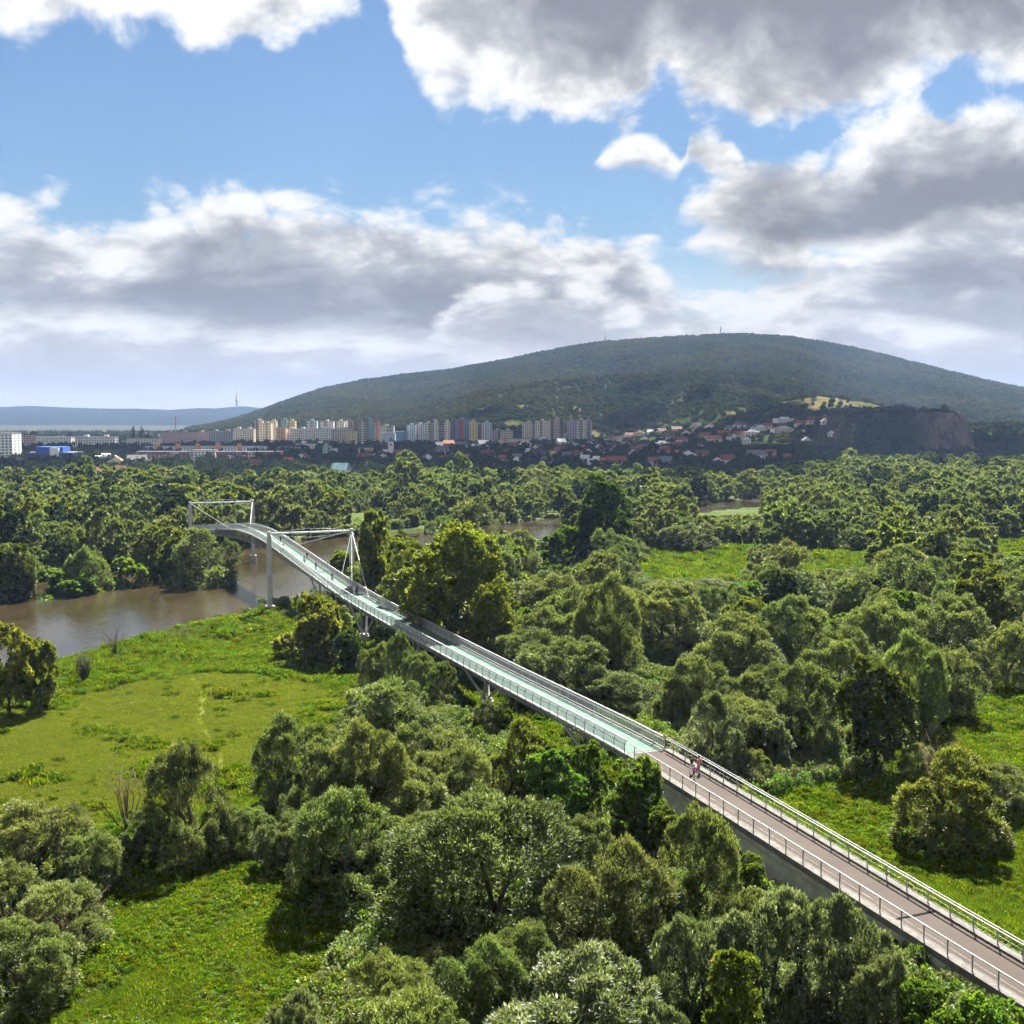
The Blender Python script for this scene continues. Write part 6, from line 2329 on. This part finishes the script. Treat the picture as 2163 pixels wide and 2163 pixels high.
def field_points(n, y0, y1, fac=0.47):
    """points spread over the plain, thinner with distance"""
    y = 1.0 / (1 / y1 + (1 / y0 - 1 / y1) * rs_g.rand(n))
    x = rs_g.uniform(-fac, fac, n) * y
    return x, y


x, y = field_points(330000, 62, 430)
o_ = (x - BC[0]) * BN[0] + (y - BC[1]) * BN[1]
s_ = (x - BC[0]) * BD[0] + (y - BC[1]) * BD[1]
ok = (river_d(x, y) > RIVER_W + 1.5) & ~((np.abs(o_) < 2.9) & (s_ < -146))
opn = ~free_of_open(x, y)
ok &= (opn | (rs_g.rand(len(x)) < 0.40)) & ~in_poly(x, y, PATH)
trod = np.array([gnd(u, v) for u, v in ((395, 1418), (412, 1440), (430, 1470), (420, 1520), (466, 1597), (475, 1660))])
ok &= poly_dist(x, y, trod) > 0.45
x, y = x[ok], y[ok]
z = ground_z(x, y)
dryp = meadow_soft(x, y)
is_dry = rs_g.rand(len(x)) < np.clip(dryp * 1.7 - 0.1, 0, 0.99)
patch = fbm(x / 6.0, y / 6.0, 71, 3)
is_herb = ~is_dry & (patch > 0.45) & (rs_g.rand(len(x)) < 0.5)
ix = np.where(is_dry, 3 + rs_g.randint(0, 2, len(x)), np.where(is_herb, 5 + rs_g.randint(0, 3, len(x)), rs_g.randint(0, 3, len(x))))
sc = rs_g.uniform(0.7, 1.35, len(x)) * (0.8 + 0.8 * sstep(110, 330, y)) * np.where(is_herb, 0.55 + 2.2 * np.clip(patch - 0.42, 0, 0.3), 1.0) * np.where(~is_dry & ~is_herb, 0.45 + 1.9 * np.clip(patch - 0.25, 0, 0.6), 1)
gr = scatter('meadow_grass', G_LUSH + G_DRY + HERB, np.stack([x, y, z - 0.03], 1), sc, rs_g.uniform(0, 6.28, len(x)), ix)
tag(gr, 'lush green grass and weeds covering the meadows and river bank', 'grass', kind='stuff')
print('grass', len(x))

# mounds of nettles and weeds
WEED = [herb_mesh('weed_%d' % i, 480 + i, 520, 0.85, 0.85, M_GRASS if i < 2 else M_BRIGHT, 0.17) for i in range(3)]
x, y = field_points(60000, 62, 400)
ok = (river_d(x, y) > RIVER_W + 1.2) & ~free_of_open(x, y) & ~in_poly(x, y, PATH) & ~(in_poly(x, y, MEADOW) & (rs_g.rand(len(x)) < 0.992))
o_ = (x - BC[0]) * BN[0] + (y - BC[1]) * BN[1]
s_ = (x - BC[0]) * BD[0] + (y - BC[1]) * BD[1]
pt = fbm(x / 9.0, y / 9.0, 83, 3)
ok &= ~((np.abs(o_) < 3.6) & (s_ < 128)) & (pt + 0.16 * rs_g.rand(len(x)) > 0.46)
x, y, pt = x[ok], y[ok], pt[ok]
sc = rs_g.uniform(0.6, 1.25, len(x)) * (0.7 + 1.3 * np.clip(pt - 0.35, 0, 0.4)) * (0.9 + 0.5 * sstep(120, 300, y))
wd_ = scatter('weeds', WEED, np.stack([x, y, ground_z(x, y) - 0.08], 1), sc, rs_g.uniform(0, 6.28, len(x)), rs_g.choice(3, len(x), p=[0.4, 0.4, 0.2]))
tag(wd_, 'lumpy mounds of nettles and weeds in the open ground', 'weeds', kind='stuff')

x, y = field_points(15000, 66, 480)
ok = (river_d(x, y) > RIVER_W + 1.0) & free_of_open(x, y)
o_ = (x - BC[0]) * BN[0] + (y - BC[1]) * BN[1]
s_ = (x - BC[0]) * BD[0] + (y - BC[1]) * BD[1]
ok &= ~((np.abs(o_) < 4.2) & (s_ < 128))
x, y = x[ok], y[ok]
sc = rs_g.uniform(0.5, 1.35, len(x)) * (0.9 + 0.5 * sstep(150, 400, y))
ug = scatter('undergrowth', UNDER, np.stack([x, y, ground_z(x, y) - 0.15], 1), sc, rs_g.uniform(0, 6.28, len(x)), rs_g.choice(3, len(x), p=[0.36, 0.36, 0.28]))
tag(ug, 'low leafy undergrowth filling the ground between the willows', 'undergrowth', kind='stuff')
print('undergrowth', len(x))

# ------------------------------------------------------------------ air
hz = MB().box(-13500, 13500, -450, 13500, -30, 430).mesh('haze', [])
m, t = new_mat('summer_haze')
pv = t.n('ShaderNodeVolumePrincipled')
pv.inputs['Color'].default_value = (0.23, 0.33, 0.57, 1)
pv.inputs['Density'].default_value = 0.000078
pv.inputs['Anisotropy'].default_value = 0.0
o = t.n('ShaderNodeOutputMaterial')
t.put(o.inputs['Volume'], pv.outputs[0])
hz.materials.append(m)
tag(link(bpy.data.objects.new('haze', hz)), kind='stuff')

# ------------------------------------------------------------------ unseen cumulus, placed to cast shade on the town and the lower hill
def shade_cloud(cx, cy, z0, ax, ay, th, seed, n):
    rs = np.random.RandomState(seed)
    bm = bmesh.new()
    for i in range(n):
        q = math.sqrt(rs.rand())
        an = rs.uniform(0, 6.283)
        r = rs.uniform(0.10, 0.24) * min(ax, ay) * (1.15 - 0.5 * q)
        x = cx + math.cos(an) * q * ax
        y = cy + math.sin(an) * q * ay
        z = z0 + r * 0.45 + rs.rand() * th * (1 - q * q)
        ret = bmesh.ops.create_icosphere(bm, subdivisions=2, radius=r)
        ph = rs.uniform(0, 9, 3)
        for v in ret['verts']:
            d = v.co / r
            k = 1 + 0.10 * math.sin(5 * d.x + ph[0]) * math.sin(5 * d.y + ph[1]) + 0.06 * math.sin(11 * d.z + 9 * d.x + ph[2])
            p = Vector((x, y, z)) + v.co * k
            p.z = max(p.z, z0 + 6 * math.sin(p.x * 0.02) * math.sin(p.y * 0.023))
            v.co = p
    me = bpy.data.meshes.new('shade_cloud')
    bm.to_mesh(me)
    bm.free()
    me.polygons.foreach_set('use_smooth', [True] * len(me.polygons))
    return me


m_cl, t = new_mat('cumulus')
df = t.n('ShaderNodeBsdfDiffuse')
df.inputs[0].default_value = (0.85, 0.86, 0.88, 1)
tl = t.n('ShaderNodeBsdfTranslucent')
tl.inputs[0].default_value = (0.75, 0.77, 0.80, 1)
mx = t.n('ShaderNodeMixShader')
mx.inputs[0].default_value = 0.35
t.put(mx.inputs[1], df.outputs[0])
t.put(mx.inputs[2], tl.outputs[0])
o = t.n('ShaderNodeOutputMaterial')
t.put(o.inputs[0], mx.outputs[0])
CL_OFF = (0.2 * 1500 / math.tan(SUN_EL), 0.98 * 1500 / math.tan(SUN_EL))
for (sx_, sy_, ax_, ay_, sd_, n_) in ((-150, 1560, 820, 620, 4, 64), (560, 1590, 470, 300, 9, 40), (150, 2330, 520, 330, 15, 34), (820, 1250, 330, 330, 22, 24), (620, 2600, 420, 170, 31, 22)):
    me = shade_cloud(sx_ + CL_OFF[0], sy_ + CL_OFF[1], 1500, ax_, ay_, 160, sd_, n_)
    me.materials.append(m_cl)
    tag(link(bpy.data.objects.new('shade_cloud', me)), kind='structure')
